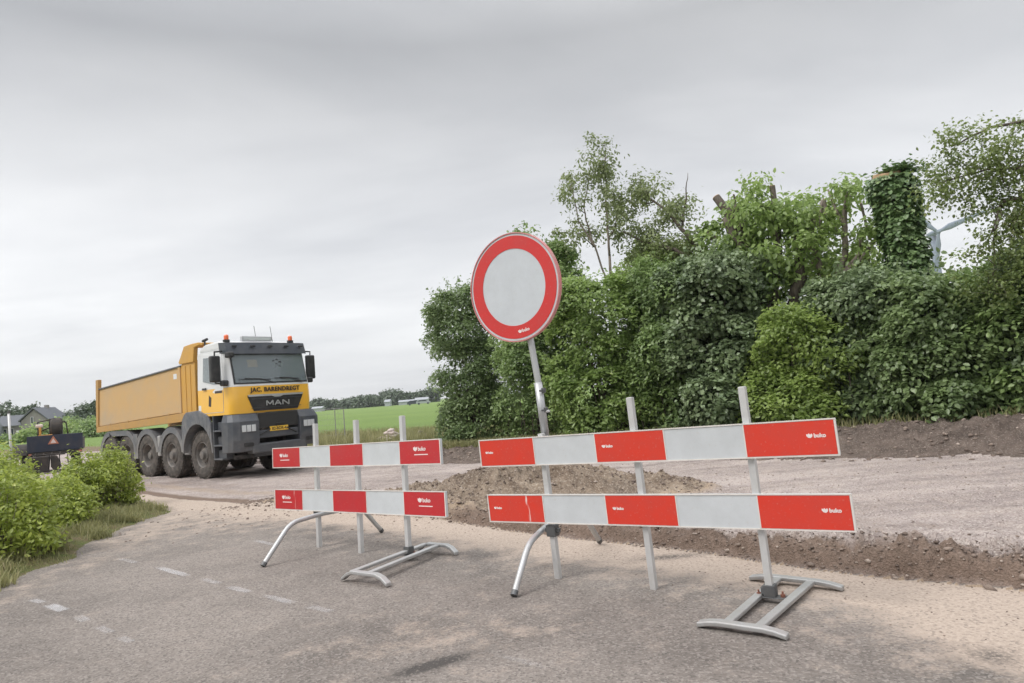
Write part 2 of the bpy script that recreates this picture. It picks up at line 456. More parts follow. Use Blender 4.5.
for p, q, w, wr in [((-3.93, 5.48), (-3.70, 5.31), .07, 1.25), ((-3.66, 5.28), (-3.36, 5.04), .09, 1.75), ((-3.22, 4.93), (-3.0, 4.72), .08, 1.05), ((-2.9, 4.64), (-2.65, 4.42), .07, .95),
                    ((-2.6, 4.38), (-2.4, 4.2), .07, .9), ((-4.05, 6.85), (-3.64, 6.51), .07, .95), ((-3.38, 6.31), (-2.84, 5.83), .08, 1.55), ((-2.72, 5.75), (-2.42, 5.48), .07, .95),
                    ((-2.36, 5.42), (-2.06, 5.15), .08, 1.15), ((-1.96, 5.08), (-1.6, 4.77), .08, 1.1), ((-1.53, 4.72), (-1.28, 4.52), .08, 1.0), ((-.28, 3.66), (.08, 3.34), .06, .6),
                    ((-2.85, 7.25), (-2.46, 6.85), .08, 1.1), ((-1.1, 4.35), (-.6, 3.9), .05, .35)]:
    mark(p, q, w, wr)

# ------------------------------------------------------------------ loose stones (nobody could count them)
def stones(name, pts, sizes, mat, seed):
    r = np.random.default_rng(seed)
    base = np.array([(1,0,0),(-1,0,0),(0,1,0),(0,-1,0),(0,0,1),(0,0,-1),(.6,.6,.6),(-.6,.6,.6),(.6,-.6,.6),(-.6,-.6,.6)], float)
    fc = np.array([(4,0,6),(0,2,6),(2,4,6),(4,2,7),(2,1,7),(1,4,7),(4,3,8),(3,0,8),(0,4,8),(4,1,9),(1,3,9),(3,4,9),(5,2,0),(5,1,2),(5,3,1),(5,0,3)])
    n = len(pts)
    V = base[None]*(.7+.5*r.random((n, 10, 1)))*np.stack([1+.4*r.random(n), .8+.3*r.random(n), .5+.4*r.random(n)], -1)[:, None]
    a = r.random(n)*6.28; ca, sa = np.cos(a)[:, None], np.sin(a)[:, None]
    X = V[..., 0]*ca-V[..., 1]*sa; Y = V[..., 0]*sa+V[..., 1]*ca
    V = np.stack([X, Y, V[..., 2]], -1)*sizes[:, None, None]
    V += pts[:, None]
    F = fc[None]+(np.arange(n)*10)[:, None, None]
    return fastmesh(name, V.reshape(-1, 3), F.reshape(-1, 3), mat, np.repeat(r.random(n), 10), None)

def fastmesh(name, V, F, mat, tint, parent):
    me = bpy.data.meshes.new(name)
    me.vertices.add(len(V)); me.vertices.foreach_set('co', V.astype(np.float32).ravel())
    k = F.shape[1]
    me.loops.add(F.size); me.loops.foreach_set('vertex_index', F.astype(np.int32).ravel())
    me.polygons.add(len(F)); me.polygons.foreach_set('loop_start', np.arange(0, F.size, k, dtype=np.int32))
    me.update(calc_edges=True)
    at = me.attributes.new('tint', 'FLOAT', 'POINT'); at.data.foreach_set('value', tint.astype(np.float32))
    me.materials.append(mat)
    o = bpy.data.objects.new(name, me); C.objects.link(o)
    if parent is not None: o.parent = parent
    return o

m_, nt_, b_ = newmat('loose_stone')
at_ = nd(nt_, 'ShaderNodeAttribute', attribute_name='tint').outputs['Fac']
rp = nd(nt_, 'ShaderNodeValToRGB'); el = rp.color_ramp.elements
el[0].color = (.12, .09, .075, 1); el[1].color = (.40, .335, .29, 1); e_ = el.new(.75); e_.color = (.25, .195, .16, 1)
nt_.links.new(at_, rp.inputs[0]); nt_.links.new(rp.outputs[0], b_.inputs['Base Color']); b_.inputs['Roughness'].default_value = .95
bump(nt_, noise(nt_, nd(nt_, 'ShaderNodeNewGeometry').outputs['Position'], 60, 4), .6, .01, b_)
M['stone'] = m_
def scatter_stones():
    P = []; S = []
    def put(s_, n_, sz):
        p = W(s_, n_); P.append((p[0], p[1], 0)); S.append(sz)
    for i in range(5200):                                  # along the cut edge
        s_ = random.uniform(-9.5, 2.5); ne = float(np.interp(s_, ES, EN))
        put(s_, ne+abs(random.gauss(0, .33))-.03, random.uniform(.003, .015)*(2.0 if random.random() < .04 else 1))
    for i in range(500):                                   # strays on the asphalt
        s_ = random.uniform(-9, 2.5); ne = float(np.interp(s_, ES, EN))
        put(s_, ne-abs(random.gauss(0, .55)), random.uniform(.003, .007))
    for i in range(900):
        s_ = random.uniform(-8, 2.5); put(s_, random.uniform(5.5, 10), random.uniform(.004, .013))
    for i in range(2200):                                  # mound
        m = random.choice(MOUNDS); x = random.gauss(m[0], m[3]*.7); y = random.gauss(m[1], m[4]*.7)
        sz = random.uniform(.005, .018)*(1.6 if random.random() < .08 else 1); P.append((x, y, 0)); S.append(sz)
    for i in range(1500):                                  # bank clods
        s_ = random.uniform(-13, 4); put(s_, random.uniform(10.1, 11.9), random.uniform(.010, .035))
    for i in range(250):
        x = random.gauss(-3.6, 1.0); y = random.gauss(9.1, .8); sz = random.uniform(.005, .016); P.append((x, y, 0)); S.append(sz)
    P = np.array(P); S = np.array(S); P[:, 2] = height(P[:, 0], P[:, 1])+S*.02
    o = stones('loose_stones', P, S, M['stone'], 3)
    tag(o, 'loose stones and clods scattered along the cut road edge', 'stones', kind='stuff')
scatter_stones()

# ------------------------------------------------------------------ leaves
def leafcloud(name, P, D, size, mat, parent, droop=.3, aspect=.55, seed=1, spread=.8, origin=(0, 0, 0), fold=.25, per=1):
    """P points, D outward directions; size array"""
    r = np.random.default_rng(seed); n = len(P)
    nr = D*.55 + np.array([0, 0, .55]) + r.normal(0, spread*.55, (n, 3)); nr /= np.linalg.norm(nr, axis=1)[:, None]+1e-9
    a = D*.5 + r.normal(0, 1, (n, 3)) - np.array([0, 0, droop*1.6])
    a -= nr*(a*nr).sum(1)[:, None]; a /= np.linalg.norm(a, axis=1)[:, None]+1e-9
    b = np.cross(nr, a)
    L = size[:, None]; Wd = L*aspect
    P = P-np.array(origin)
    V = np.stack([P, P+a*L*.30+b*Wd*.5+nr*L*fold*.4, P+a*L*.68+b*Wd*.40+nr*L*fold*.25, P+a*L-nr*L*fold*.2,
                  P+a*L*.68-b*Wd*.40+nr*L*fold*.25, P+a*L*.30-b*Wd*.5+nr*L*fold*.4], 1)
    F = np.array([(0, 1, 2, 3), (0, 3, 4, 5)])[None]+(np.arange(n)*6)[:, None, None]
    tt = r.random(n)
    if per > 1: tt = .40*tt+.30*np.repeat(r.random(n//per+1), per)[:n]+.30*np.repeat(r.random(n//(210//per*per)+1), 210//per*per)[:n]
    t = np.repeat(tt, 6)
    return fastmesh(name, V.reshape(-1, 3), F.reshape(-1, 4), mat, t, parent)

def blob_points(blobs, nclump, per, spread, rr, inner=.15, zmin=0.03, rag=1.0):
    """clumps of leaves on the skin of a union of ellipsoids (c, (rx,ry,rz))"""
    bc = np.array([b[0] for b in blobs]); br = np.array([b[1] for b in blobs])
    w = (br.prod(1))**(2/3); w /= w.sum()
    P = []; D = []; tot = 0
    while tot < nclump:
        k = rr.choice(len(blobs), nclump, p=w)
        u = rr.normal(size=(nclump, 3)); u /= np.linalg.norm(u, axis=1)[:, None]
        rad = np.where(rr.random(nclump) < inner, rr.uniform(.35, .8, nclump), rr.uniform(1-.14*rag, 1+.05*rag, nclump))
        ph = k*1.7
        rad = rad*(1+.10*rag*(np.sin(5.1*u[:, 0]+ph)+np.sin(6.3*u[:, 1]-ph)+np.sin(7.7*u[:, 2]+2*ph))*.6)
        rad = np.where(rr.random(nclump) < .08*rag, rad*rr.uniform(1.05, 1.22, nclump), rad)
        p = bc[k]+u*br[k]*rad[:, None]
        ok = p[:, 2] > zmin
        for i in range(len(blobs)):
            q = (((p-bc[i])/br[i])**2).sum(1)
            ok &= (q > .55) | (k == i)
        p = p[ok]; u = u[ok]; P.append(p); D.append(u); tot += len(p)
    P = np.concatenate(P)[:nclump]; D = np.concatenate(D)[:nclump]
    nn_ = len(P)
    PP = np.repeat(P, per, 0); DD = np.repeat(D, per, 0)
    sv = np.repeat(rr.uniform(.55, 1.5, nn_), per)[:, None]
    o = rr.normal(0, spread, (nn_*per, 3)); o[:, 2] = o[:, 2]*.75-.35*np.hypot(o[:, 0], o[:, 1]); o *= sv
    PP = PP+o
    DD = DD*.7+o/spread*.75; DD /= np.linalg.norm(DD, axis=1)[:, None]
    return PP, DD

def boughs(blobs, nb, per, rr, h, size=(.20, .46)):
    """layered drooping sprays of leaves set on the skin of the blobs, with dark gaps between them"""
    bc = np.array([b[0] for b in blobs]); br = np.array([b[1] for b in blobs]); w = (br.prod(1))**(2/3); w /= w.sum()
    P = []; D = []; n = 0; tries = 0
    while n < nb and tries < nb*12:
        tries += 1
        k = rr.choice(len(blobs), p=w); u = rr.normal(size=3); u /= np.linalg.norm(u)
        c = bc[k]+u*br[k]*rr.uniform(.82, 1.08)
        if c[2] < .12: continue
        if min((((c-bc[i])/br[i])**2).sum() for i in range(len(bc)) if i != k) < .6: continue
        Rr = rr.uniform(*size); nrm = u*.75+np.array([0, 0, .75])+rr.normal(0, .25, 3); nrm /= np.linalg.norm(nrm)
        t1 = np.cross(nrm, [0, 0, 1.]); t1 /= np.linalg.norm(t1)+1e-6; t2 = np.cross(nrm, t1)
        m = per; a = rr.uniform(0, 6.283, m); q = np.sqrt(rr.random(m))*(1+.25*np.sin(3*a+rr.uniform(0, 6)))*Rr
        p = c+t1*(q*np.cos(a)*1.25)[:, None]+t2*(q*np.sin(a)*.85)[:, None]+nrm*(rr.normal(0, .035, m)-.55*q*q/Rr)[:, None]
        p[:, 2] = np.abs(p[:, 2]); P.append(p); D.append(np.tile(nrm, (m, 1))+t1*(np.cos(a)*.5)[:, None]+t2*(np.sin(a)*.5)[:, None]); n += 1
    P = np.concatenate(P); D = np.concatenate(D); D /= np.linalg.norm(D, axis=1)[:, None]
    return P, D

def lumpy(c, r, h, rr, nl=16, z0=0.0, lump=(.25, .45)):
    """stack + lumps giving an uneven shrub outline. c=(x,y)"""
    bl = []
    k = max(1, int(round(h/(r*1.3))))
    for i in range(k):
        zc = z0 + (h-z0)*(i+.5)/k
        rx = r*(1-.12*abs(i-(k-1)*.35)/k)*rr.uniform(.82, .98)
        bl.append(((c[0]+rr.normal(0, .08*r), c[1]+rr.normal(0, .08*r), zc), (rx, rx, (h-z0)/k*.78)))
    for i in range(nl):
        b = bl[rr.integers(k)]; u = rr.normal(size=3); u /= np.linalg.norm(u)
        p = np.array(b[0])+u*np.array(b[1])*rr.uniform(.8, 1.02)
        s = rr.uniform(*lump)
        p[2] = min(max(p[2], z0+s*.5), h-s*.3)
        bl.append((tuple(p), (s, s, s*rr.uniform(.7, 1.1))))
    return bl

def twigs(mb, base, ends, r0, rr, wig=.08, seg=5):
    for e in ends:
        p0 = Vector(base)+Vector((rr.normal(0, .06), rr.normal(0, .06), 0)); p1 = Vector(e); pts = []
        for i in range(6):
            t = i/5; p = p0.lerp(p1, t)
            p.z = p0.z+(p1.z-p0.z)*(t**.8)
            p += Vector((rr.normal(0, wig), rr.normal(0, wig), 0))*math.sin(t*math.pi)
            pts.append(p)
        mb.tube(pts, [r0*(1-.85*i/5) for i in range(6)], seg)

LM = dict(
  dark=leafmat('leaf_dark_hedge', (.075, .120, .050), (.255, .340, .145), (.35, .42, .21)),
  mid=leafmat('leaf_mid_hedge', (.090, .145, .055), (.295, .400, .150), (.40, .50, .21)),
  blue=leafmat('leaf_bluish_maple', (.072, .112, .056), (.260, .335, .170), (.37, .44, .25), transl=.25),
  lime=leafmat('leaf_lime', (.120, .180, .050), (.345, .445, .130), (.47, .52, .20), transl=.45),
  light=leafmat('leaf_light_green', (.105, .170, .050), (.335, .445, .145), (.48, .54, .21), transl=.42),
  ivy=leafmat('leaf_ivy', (.060, .115, .045), (.185, .280, .110), (.28, .36, .15), transl=.2),
  grey=leafmat('leaf_greyish', (.11, .140, .060), (.27, .320, .140), (.40, .41, .20), transl=.35),
  birch=leafmat('leaf_birch', (.085, .125, .040), (.240, .300, .095), (.36, .38, .13), transl=.35),
  olive=leafmat('leaf_olive', (.060, .075, .018), (.165, .185, .040), (.26, .24, .06), transl=.35),
  shrub=leafmat('leaf_young_shrub', (.150, .205, .038), (.41, .48, .10), (.55, .58, .17), transl=.42),
  grass=leafmat('grass_blade', (.150, .160, .060), (.33, .32, .15), (.52, .44, .28), transl=.3, rough=.7),
  far=leafmat('leaf_far_trees', (.050, .085, .050), (.110, .150, .080), transl=.2))
BK = barkmat('bark_grey_brown', (.07, .055, .045), (.20, .165, .14))
BK2 = barkmat('bark_pale', (.14, .115, .095), (.33, .28, .24))
WOOD = paint('cut_wood', (.48, .33, .20), .8, 0, .3, (.25, .16, .1), 12)

def shrub(name, s, n, r, h, mat, label, group, nclump, per, size, seed, lump=(.26, .52), nl=30, spread=.10, droop=.3, aspect=.55, extra=()):
    rr = np.random.default_rng(seed); x, y, _ = W(s, n); z0 = hz(x, y)
    root = empty(name, (x, y, z0), (0, 0, 0), label, 'shrub' if 'shrub' in name else 'tree', group)
    bl = lumpy((0, 0), r, h, rr, nl, 0, lump)
    for e in extra: bl.append(((e[0]*A[0]+e[1]*N[0], e[0]*A[1]+e[1]*N[1], e[2]), (e[3], e[3], e[3]*(e[4] if len(e) > 4 else 1))))
    P, D = blob_points([(b_[0], tuple(v*.86 for v in b_[1])) for b_ in bl], int(nclump*.5), per, spread, rr, .22, rag=1.2)
    mult = 210//per*per; nb = int(nclump*per*.85/mult)
    P2, D2 = boughs(bl, nb, mult, rr, h); P = np.concatenate([P, P2]); D = np.concatenate([D, D2])
    P[:, 2] = np.abs(P[:, 2])
    sp = []; sd_ = []
    for i in range(60):
        b = bl[rr.integers(len(bl))]; u = rr.normal(size=3); u[2] = abs(u[2])+.4; u /= np.linalg.norm(u); q = np.array(b[0])+u*np.array(b[1])*.9
        if q[2] < h*.35: continue
        ln = rr.uniform(.18, .5); v_ = u*.6+np.array([0, 0, .7])+rr.normal(0, .2, 3); v_ /= np.linalg.norm(v_)
        for t in np.linspace(0, 1, 14): sp.append(q+v_*ln*t+rr.normal(0, .03, 3)); sd_.append(rr.normal(0, 1, 3))
    if sp:
        k_ = len(sp)//per*per; sp = np.array(sp)[:k_]; sd_ = np.array(sd_)[:k_]; sd_ /= np.linalg.norm(sd_, axis=1)[:, None]
        P = np.concatenate([P, sp]); D = np.concatenate([D, sd_])
    sz = size*rr.uniform(.6, 1.25, len(P))
    leafcloud('crown', P, D, sz, mat, root, droop, aspect, seed, per=per)
    mb = MB(); ends = [Vector(b[0])*.95 for b in bl[:14]]
    twigs(mb, (0, 0, -.05), ends, .035, rr)
    # bare lower stems
    for i in range(10):
        a = rr.uniform(0, 6.28); q = rr.uniform(.3, .9)*r
        mb.tube([(q*math.cos(a), q*math.sin(a), -.05), (q*1.05*math.cos(a)+rr.normal(0, .05), q*1.05*math.sin(a), .35), (q*.9*math.cos(a)+rr.normal(0, .1), q*.9*math.sin(a), 1.0)], [.018, .013, .006], 5)
    mb.build('trunk', BK, root, smooth=True)
    return root
G1 = 'bushes forming the tall overgrown hedge'
shrub('hedge_shrub', -11.5, 13.3, 1.0, 3.6, LM['dark'], 'tall dense dark green shrub at the left end of the hedge beside the field', G1, 1700, 15, .08, 21, extra=[(.1, -.2, 3.6, .55), (-.35, 0, 3.0, .6)])
shrub('hedge_shrub', -9.4, 13.4, 1.2, 4.45, LM['mid'], 'tallest green shrub of the hedge, right behind the round sign', G1, 2100, 15, .085, 22, extra=[(0, 0, 4.6, .5), (.5, 0, 4.2, .5), (-.7, .1, 3.8, .5)])
shrub('hedge_shrub', -7.4, 12.95, 1.05, 3.15, LM['light'], 'light green shrub just right of the sign pole, below the airy slender tree', G1, 1700, 15, .09, 23, spread=.12)
shrub('hedge_shrub', -6.6, 14.6, 1.15, 4.0, LM['lime'], 'lime green shrub behind the hedge under the arching branch', G1, 1500, 15, .09, 31)
shrub('hedge_shrub', -5.95, 13.55, 1.0, 3.3, LM['mid'], 'mid green shrub between the light green shrub and the dark broad-leaved shrub', G1, 1500, 15, .09, 24)
shrub('hedge_shrub', -4.7, 12.95, .95, 3.15, LM['blue'], 'dark blue-green broad-leaved shrub left of the pollarded trunk', G1, 2000, 15, .09, 25, droop=.7, aspect=.8)
shrub('hedge_shrub', -5.2, 14.9, .95, 3.8, LM['light'], 'light green shrub behind the dark broad-leaved shrub, at the foot of the arching limb', G1, 1100, 15, .10, 34)
shrub('hedge_shrub', -3.4, 12.9, .9, 1.85, LM['lime'], 'low yellow-green shrub in front of the pollarded tree', G1, 1200, 15, .085, 26)
shrub('hedge_shrub', -2.2, 13.3, 1.0, 2.3, LM['blue'], 'broad dark green shrub in front of the ivy-covered trunk', G1, 1800, 15, .085, 27, droop=.5, aspect=.7)
shrub('hedge_shrub', -1.2, 12.75, .8, 1.9, LM['dark'], 'dark green shrub at the foot of the ivy trunk, on its right', G1, 1400, 15, .085, 28, droop=.5, aspect=.65)
shrub('hedge_shrub', -.2, 13.1, .85, 2.2, LM['mid'], 'mid green shrub at the foot of the hanging birch branches', G1, 1400, 15, .085, 35, droop=.5, aspect=.65)
shrub('hedge_shrub', .75, 12.8, .9, 2.3, LM['blue'], 'dark shrub at the right edge of the picture below the birch', G1, 1500, 15, .085, 29, droop=.5, aspect=.7)
shrub('hedge_shrub', -3.1, 15.2, 1.15, 3.2, LM['lime'], 'bright lime green shrub rising behind the hedge between pollarded tree and ivy trunk', G1, 1400, 15, .09, 30)
shrub('hedge_shrub', .9, 13.9, .95, 3.4, LM['olive'], 'olive yellow shrub at the right edge behind the hedge', G1, 1300, 15, .07, 32)
shrub('hedge_shrub', -.9, 15.4, 1.1, 2.15, LM['mid'], 'mid green shrub behind the hedge to the right of the ivy trunk', G1, 800, 15, .09, 33)

# ------------------------------------------------------------------ trees grown towards their leaf clusters
AIRY = [(-8.41, 6.14), (-8.5, 6.42), (-7.77, 6.54), (-7.96, 6.34), (-7.35, 6.91), (-7.22, 6.54), (-8.15, 5.58), (-7.44, 6.39), (-7.56, 6.54), (-7.43, 5.48), (-7.54, 6.05), (-7.28, 5.32), (-6.98, 5.02), (-8.19, 5.16), (-8.41, 5.08), (-7.94, 4.86), (-7.5, 5.07), (-7.24, 5.07)]
ARCH = [(-6.82, 5.99), (-6.96, 5.55), (-6.53, 5.68), (-6.74, 5.44), (-6.25, 5.38), (-6.41, 5.59), (-5.97, 5.08), (-5.78, 5.21), (-5.72, 4.91), (-6.06, 4.87), (-7.01, 4.67), (-6.51, 4.62), (-6.29, 4.41), (-6.66, 4.37), (-7.19, 5.54), (-6.82, 4.1), (-6.33, 4.01), (-6.06, 4.25), (-5.46, 4.35), (-5.65, 4.17)]
POLL = [(-5.16, 4.55), (-5.19, 4.27), (-4.74, 4.88), (-4.53, 4.74), (-4.79, 4.0), (-4.37, 4.47), (-4.04, 5.03), (-4.15, 4.83), (-3.95, 4.65), (-4.14, 4.51), (-4.3, 4.27), (-4.02, 4.03), (-3.78, 4.61), (-3.77, 4.29), (-3.38, 4.83), (-3.32, 4.59), (-3.53, 4.55), (-3.39, 4.34), (-3.49, 4.15), (-3.34, 3.98), (-3.19, 4.3), (-4.0, 3.8), (-4.27, 3.72), (-4.55, 3.59), (-4.66, 3.84), (-3.71, 3.66), (-3.86, 3.47), (-4.18, 3.34), (-3.63, 3.25), (-4.5, 3.21), (-3.99, 3.04)]
POLR = [(-3.03, 4.31), (-2.89, 4.1), (-2.72, 4.24), (-3.14, 4.03), (-2.92, 3.81), (-2.67, 3.97), (-3.4, 3.47), (-3.25, 3.7), (-3.06, 3.62), (-2.42, 4.85), (-2.36, 4.7), (-2.45, 4.6), (-2.35, 4.49), (-2.51, 4.74), (-2.38, 3.83), (-2.12, 3.81), (-2.24, 3.67), (-2.49, 3.14), (-2.3, 3.19), (-2.69, 3.05), (-2.14, 3.24), (-2.85, 2.95), (-3.03, 3.15)]
BIRCH = [(-0.64, 4.71), (-0.42, 4.41), (-.80, 4.22), (-0.57, 4.14), (-0.22, 4.5), (0.02, 4.5), (0.22, 4.67), (-0.31, 4.22), (-0.07, 4.23), (0.17, 4.24), (-.80, 3.9), (-0.69, 3.7), (-0.35, 3.85), (-0.11, 3.86), (0.08, 3.89), (-0.51, 3.58), (-0.21, 3.44), (-0.02, 3.54), (0.06, 3.22), (-0.19, 3.06), (-0.46, 2.81), (-0.17, 2.68), (0.01, 2.72), (-0.32, 2.48), (-0.03, 2.36), (-0.4, 2.27), (-0.17, 2.16)]

def grow_tree(name, label, base, trunk, targets, n0, depth, leaf, mat, bark, seed, r0=.07, group=None, stumps=(), extra_rand=0, shade=.0, twig=.012):
    """trunk: list of polylines in (s,z[,dn]); targets: (s,z) cluster spots, n jittered about n0"""
    rr = np.random.default_rng(seed); bx, by, _ = W(*base); z0 = hz(bx, by)
    root = empty(name, (bx, by, z0), (0, 0, 0), label, 'tree', group)
    O = Vector((bx, by, z0))
    def V3(s, z, dn=0): return Vector(W(s, n0+dn, z))-O
    mb = MB(); nodes = []
    for pl in trunk:
        rad = pl[0]; pts = [V3(*p) for p in pl[1:]]
        dense = []
        for i in range(len(pts)-1):
            for k in range(5):
                dense.append(pts[i].lerp(pts[i+1], k/5)+Vector((rr.normal(0, .012), rr.normal(0, .012), 0)))
        dense.append(pts[-1])
        rs = [rad[0]+(rad[1]-rad[0])*i/(len(dense)-1) for i in range(len(dense))]
        mb.tube(dense, rs, 10); nodes += [(p, r) for p, r in zip(dense, rs)]
    cl = []
    tg = sorted(targets, key=lambda t: t[1])
    for t in tg:
        p = V3(t[0]+rr.normal(0, .02), t[1], rr.normal(0, depth))
        best = min(nodes, key=lambda q: (q[0]-p).length+max(0, q[0].z-p.z+.15)*1.5)
        q, rq = best; pts = []
        mid = q.lerp(p, .5)+Vector((rr.normal(0, .05), rr.normal(0, .05), rr.uniform(-.1, .05)))
        for k in range(6):
            u = k/5; pts.append(q*(1-u)**2+mid*2*u*(1-u)+p*u*u)
        ra = min(rq*.8, .03); rs = [ra+(twig*.4-ra)*k/5 for k in range(6)]
        mb.tube(pts, rs, 6); nodes += [(a_, b__) for a_, b__ in zip(pts, rs)][2:]
        cl.append(p)
        for k in range(extra_rand):
            e = p+Vector(rr.normal(0, .17, 3)); mb.tube([pts[3], p.lerp(e, .4), e], [twig*.5, twig*.35, twig*.15], 4); cl.append(e)
    mb.build('trunk', bark, root, smooth=True)
    sp, per, size, dr, asp = leaf
    cl = np.array([tuple(c) for c in cl])
    P = np.repeat(cl, per, 0); o = rr.normal(0, 1, P.shape)*sp*np.repeat(rr.uniform(.6, 1.25, (len(cl), 1)), per, 0)
    o[:, 2] = o[:, 2]*.9-np.abs(o[:, 2])*dr*.5
    D = o/(np.linalg.norm(o, axis=1)[:, None]+1e-6)
    leafcloud('crown', P+o, D, size*rr.uniform(.6, 1.25, len(P)), mat, root, dr, asp, seed, per=per)
    if stumps:
        for (s_, z_, r_, lean, ln) in stumps:
            p = V3(s_, z_); q = p+Vector((A[0]*lean, A[1]*lean, -1)).normalized()*ln
            mm = MB(); mm.tube([q, q.lerp(p, .5)+Vector((.01, .01, 0)), p], [r_*1.15, r_*1.05, r_], 12)
            so = mm.build('cut_limb', bark, root, smooth=False)
            mm = MB(); d_ = (p-q).normalized(); mm.tube([p, p+d_*.012], [r_*.93, r_*.9], 12); mm.build('cut_face', WOOD, so)
    return root
grow_tree('airy_tree', 'slender airy tree with sparse leaf tufts against the sky, just right of the sign', (-7.55, 14),
          [((.06, .03), (-7.55, .1), (-7.6, 2.5), (-7.52, 4.3)), ((.03, .012), (-7.52, 4.3), (-7.5, 5.4), (-7.38, 6.8)), ((.025, .01), (-7.6, 3.6), (-7.95, 4.8), (-8.1, 5.6), (-7.85, 6.4)), ((.022, .01), (-7.9, 4.6), (-8.25, 5.3), (-8.4, 6.2))],
          AIRY, 14, .28, (.14, 70, .085, .5, .5), LM['grey'], BK2, 41, extra_rand=2)
grow_tree('arching_tree', 'tree with an arching half-bare limb reaching left over the hedge', (-4.9, 14.1),
          [((.11, .07), (-4.9, .1), (-5.0, 2.2), (-5.2, 3.9)), ((.06, .02), (-5.2, 3.8), (-5.65, 4.45), (-6.0, 5.05), (-6.5, 5.5)), ((.055, .02), (-5.2, 3.6), (-5.9, 4.15), (-6.6, 4.45), (-7.1, 4.8)), ((.03, .005), (-5.7, 4.6), (-5.55, 5.2), (-5.45, 5.75))],
          ARCH, 14, .28, (.15, 80, .085, .4, .5), LM['grey'], BK, 42, extra_rand=2)
grow_tree('pollarded_tree', 'heavily pruned tree with sawn-off limbs and hanging light green leaves, left of the ivy trunk', (-3.85, 14),
          [((.26, .18), (-3.9, .1), (-4.0, 1.6), (-4.15, 2.8)), ((.16, .10), (-4.1, 2.7), (-4.45, 3.8), (-4.72, 4.6)), ((.11, .07), (-4.0, 2.6), (-3.75, 3.8), (-3.74, 4.7)),
           ((.08, .05), (-4.3, 3.4), (-4.45, 4.2), (-4.5, 4.8)), ((.12, .08), (-3.9, 2.0), (-3.4, 3.1), (-3.35, 4.2)), ((.08, .03), (-4.4, 3.9), (-4.9, 4.15), (-5.15, 4.35))],
          POLL, 14, .34, (.165, 100, .12, .9, .55), LM['light'], BK, 43, extra_rand=1,
          stumps=[(-4.89, 5.08, .085, .55, .75), (-3.74, 5.03, .055, 0, .6), (-4.52, 5.04, .02, .1, .5)])
grow_tree('lopped_tree', 'lopped tree with bare upright limbs and one leafy tuft, just left of ivy trunk', (-2.7, 14.2),
          [((.15, .10), (-2.9, .1), (-2.9, 1.8), (-2.75, 2.9)), ((.07, .03), (-2.75, 2.9), (-2.55, 3.5), (-2.5, 4.2), (-2.42, 4.7)), ((.06, .035), (-2.7, 3.0), (-2.3, 3.3), (-1.97, 3.68)), ((.07, .05), (-2.9, 2.6), (-3.1, 3.5), (-3.05, 4.2)), ((.05, .03), (-2.75, 3.0), (-2.35, 3.35), (-2.2, 3.7)),
           ((.035, .018), (-2.5, 3.9), (-2.73, 4.71)), ((.04, .03), (-3.0, 3.8), (-2.85, 4.54))],
          POLR, 14, .28, (.14, 66, .105, .6, .55), LM['light'], BK2, 44, extra_rand=1,
          stumps=[(-2.2, 4.31, .022, .1, .7), (-2.82, 4.54, .03, 0, .3)])
grow_tree('birch_tree', 'birch with drooping fine-leaved branches hanging in at the upper right corner', (1.0, 12.4),
          [((.10, .06), (1.0, .1), (.95, 2.5), (.8, 4.2)), ((.035, .01), (.8, 4.1), (.4, 4.55), (-.1, 4.6), (-.6, 4.45)), ((.028, .008), (.85, 3.4), (.4, 3.85), (-.2, 4.0), (-.8, 3.95)), ((.03, .01), (.9, 3.0), (.4, 3.5), (-.1, 3.5), (-.3, 3.0)), ((.02, .006), (-.1, 3.4), (-.25, 2.9), (-.3, 2.4))],
          [(a_, b_-.16 if b_ > 4 else b_) for a_, b_ in BIRCH]+[(.5, 4.5), (.4, 4.1), (.5, 3.8), (.35, 3.4), (.8, 4.6), (1.2, 4.5), (1.3, 4.3), (1.4, 3.8)], 12, .14, (.115, 62, .055, .6, .65), LM['birch'], BK, 45, extra_rand=3, twig=.008)

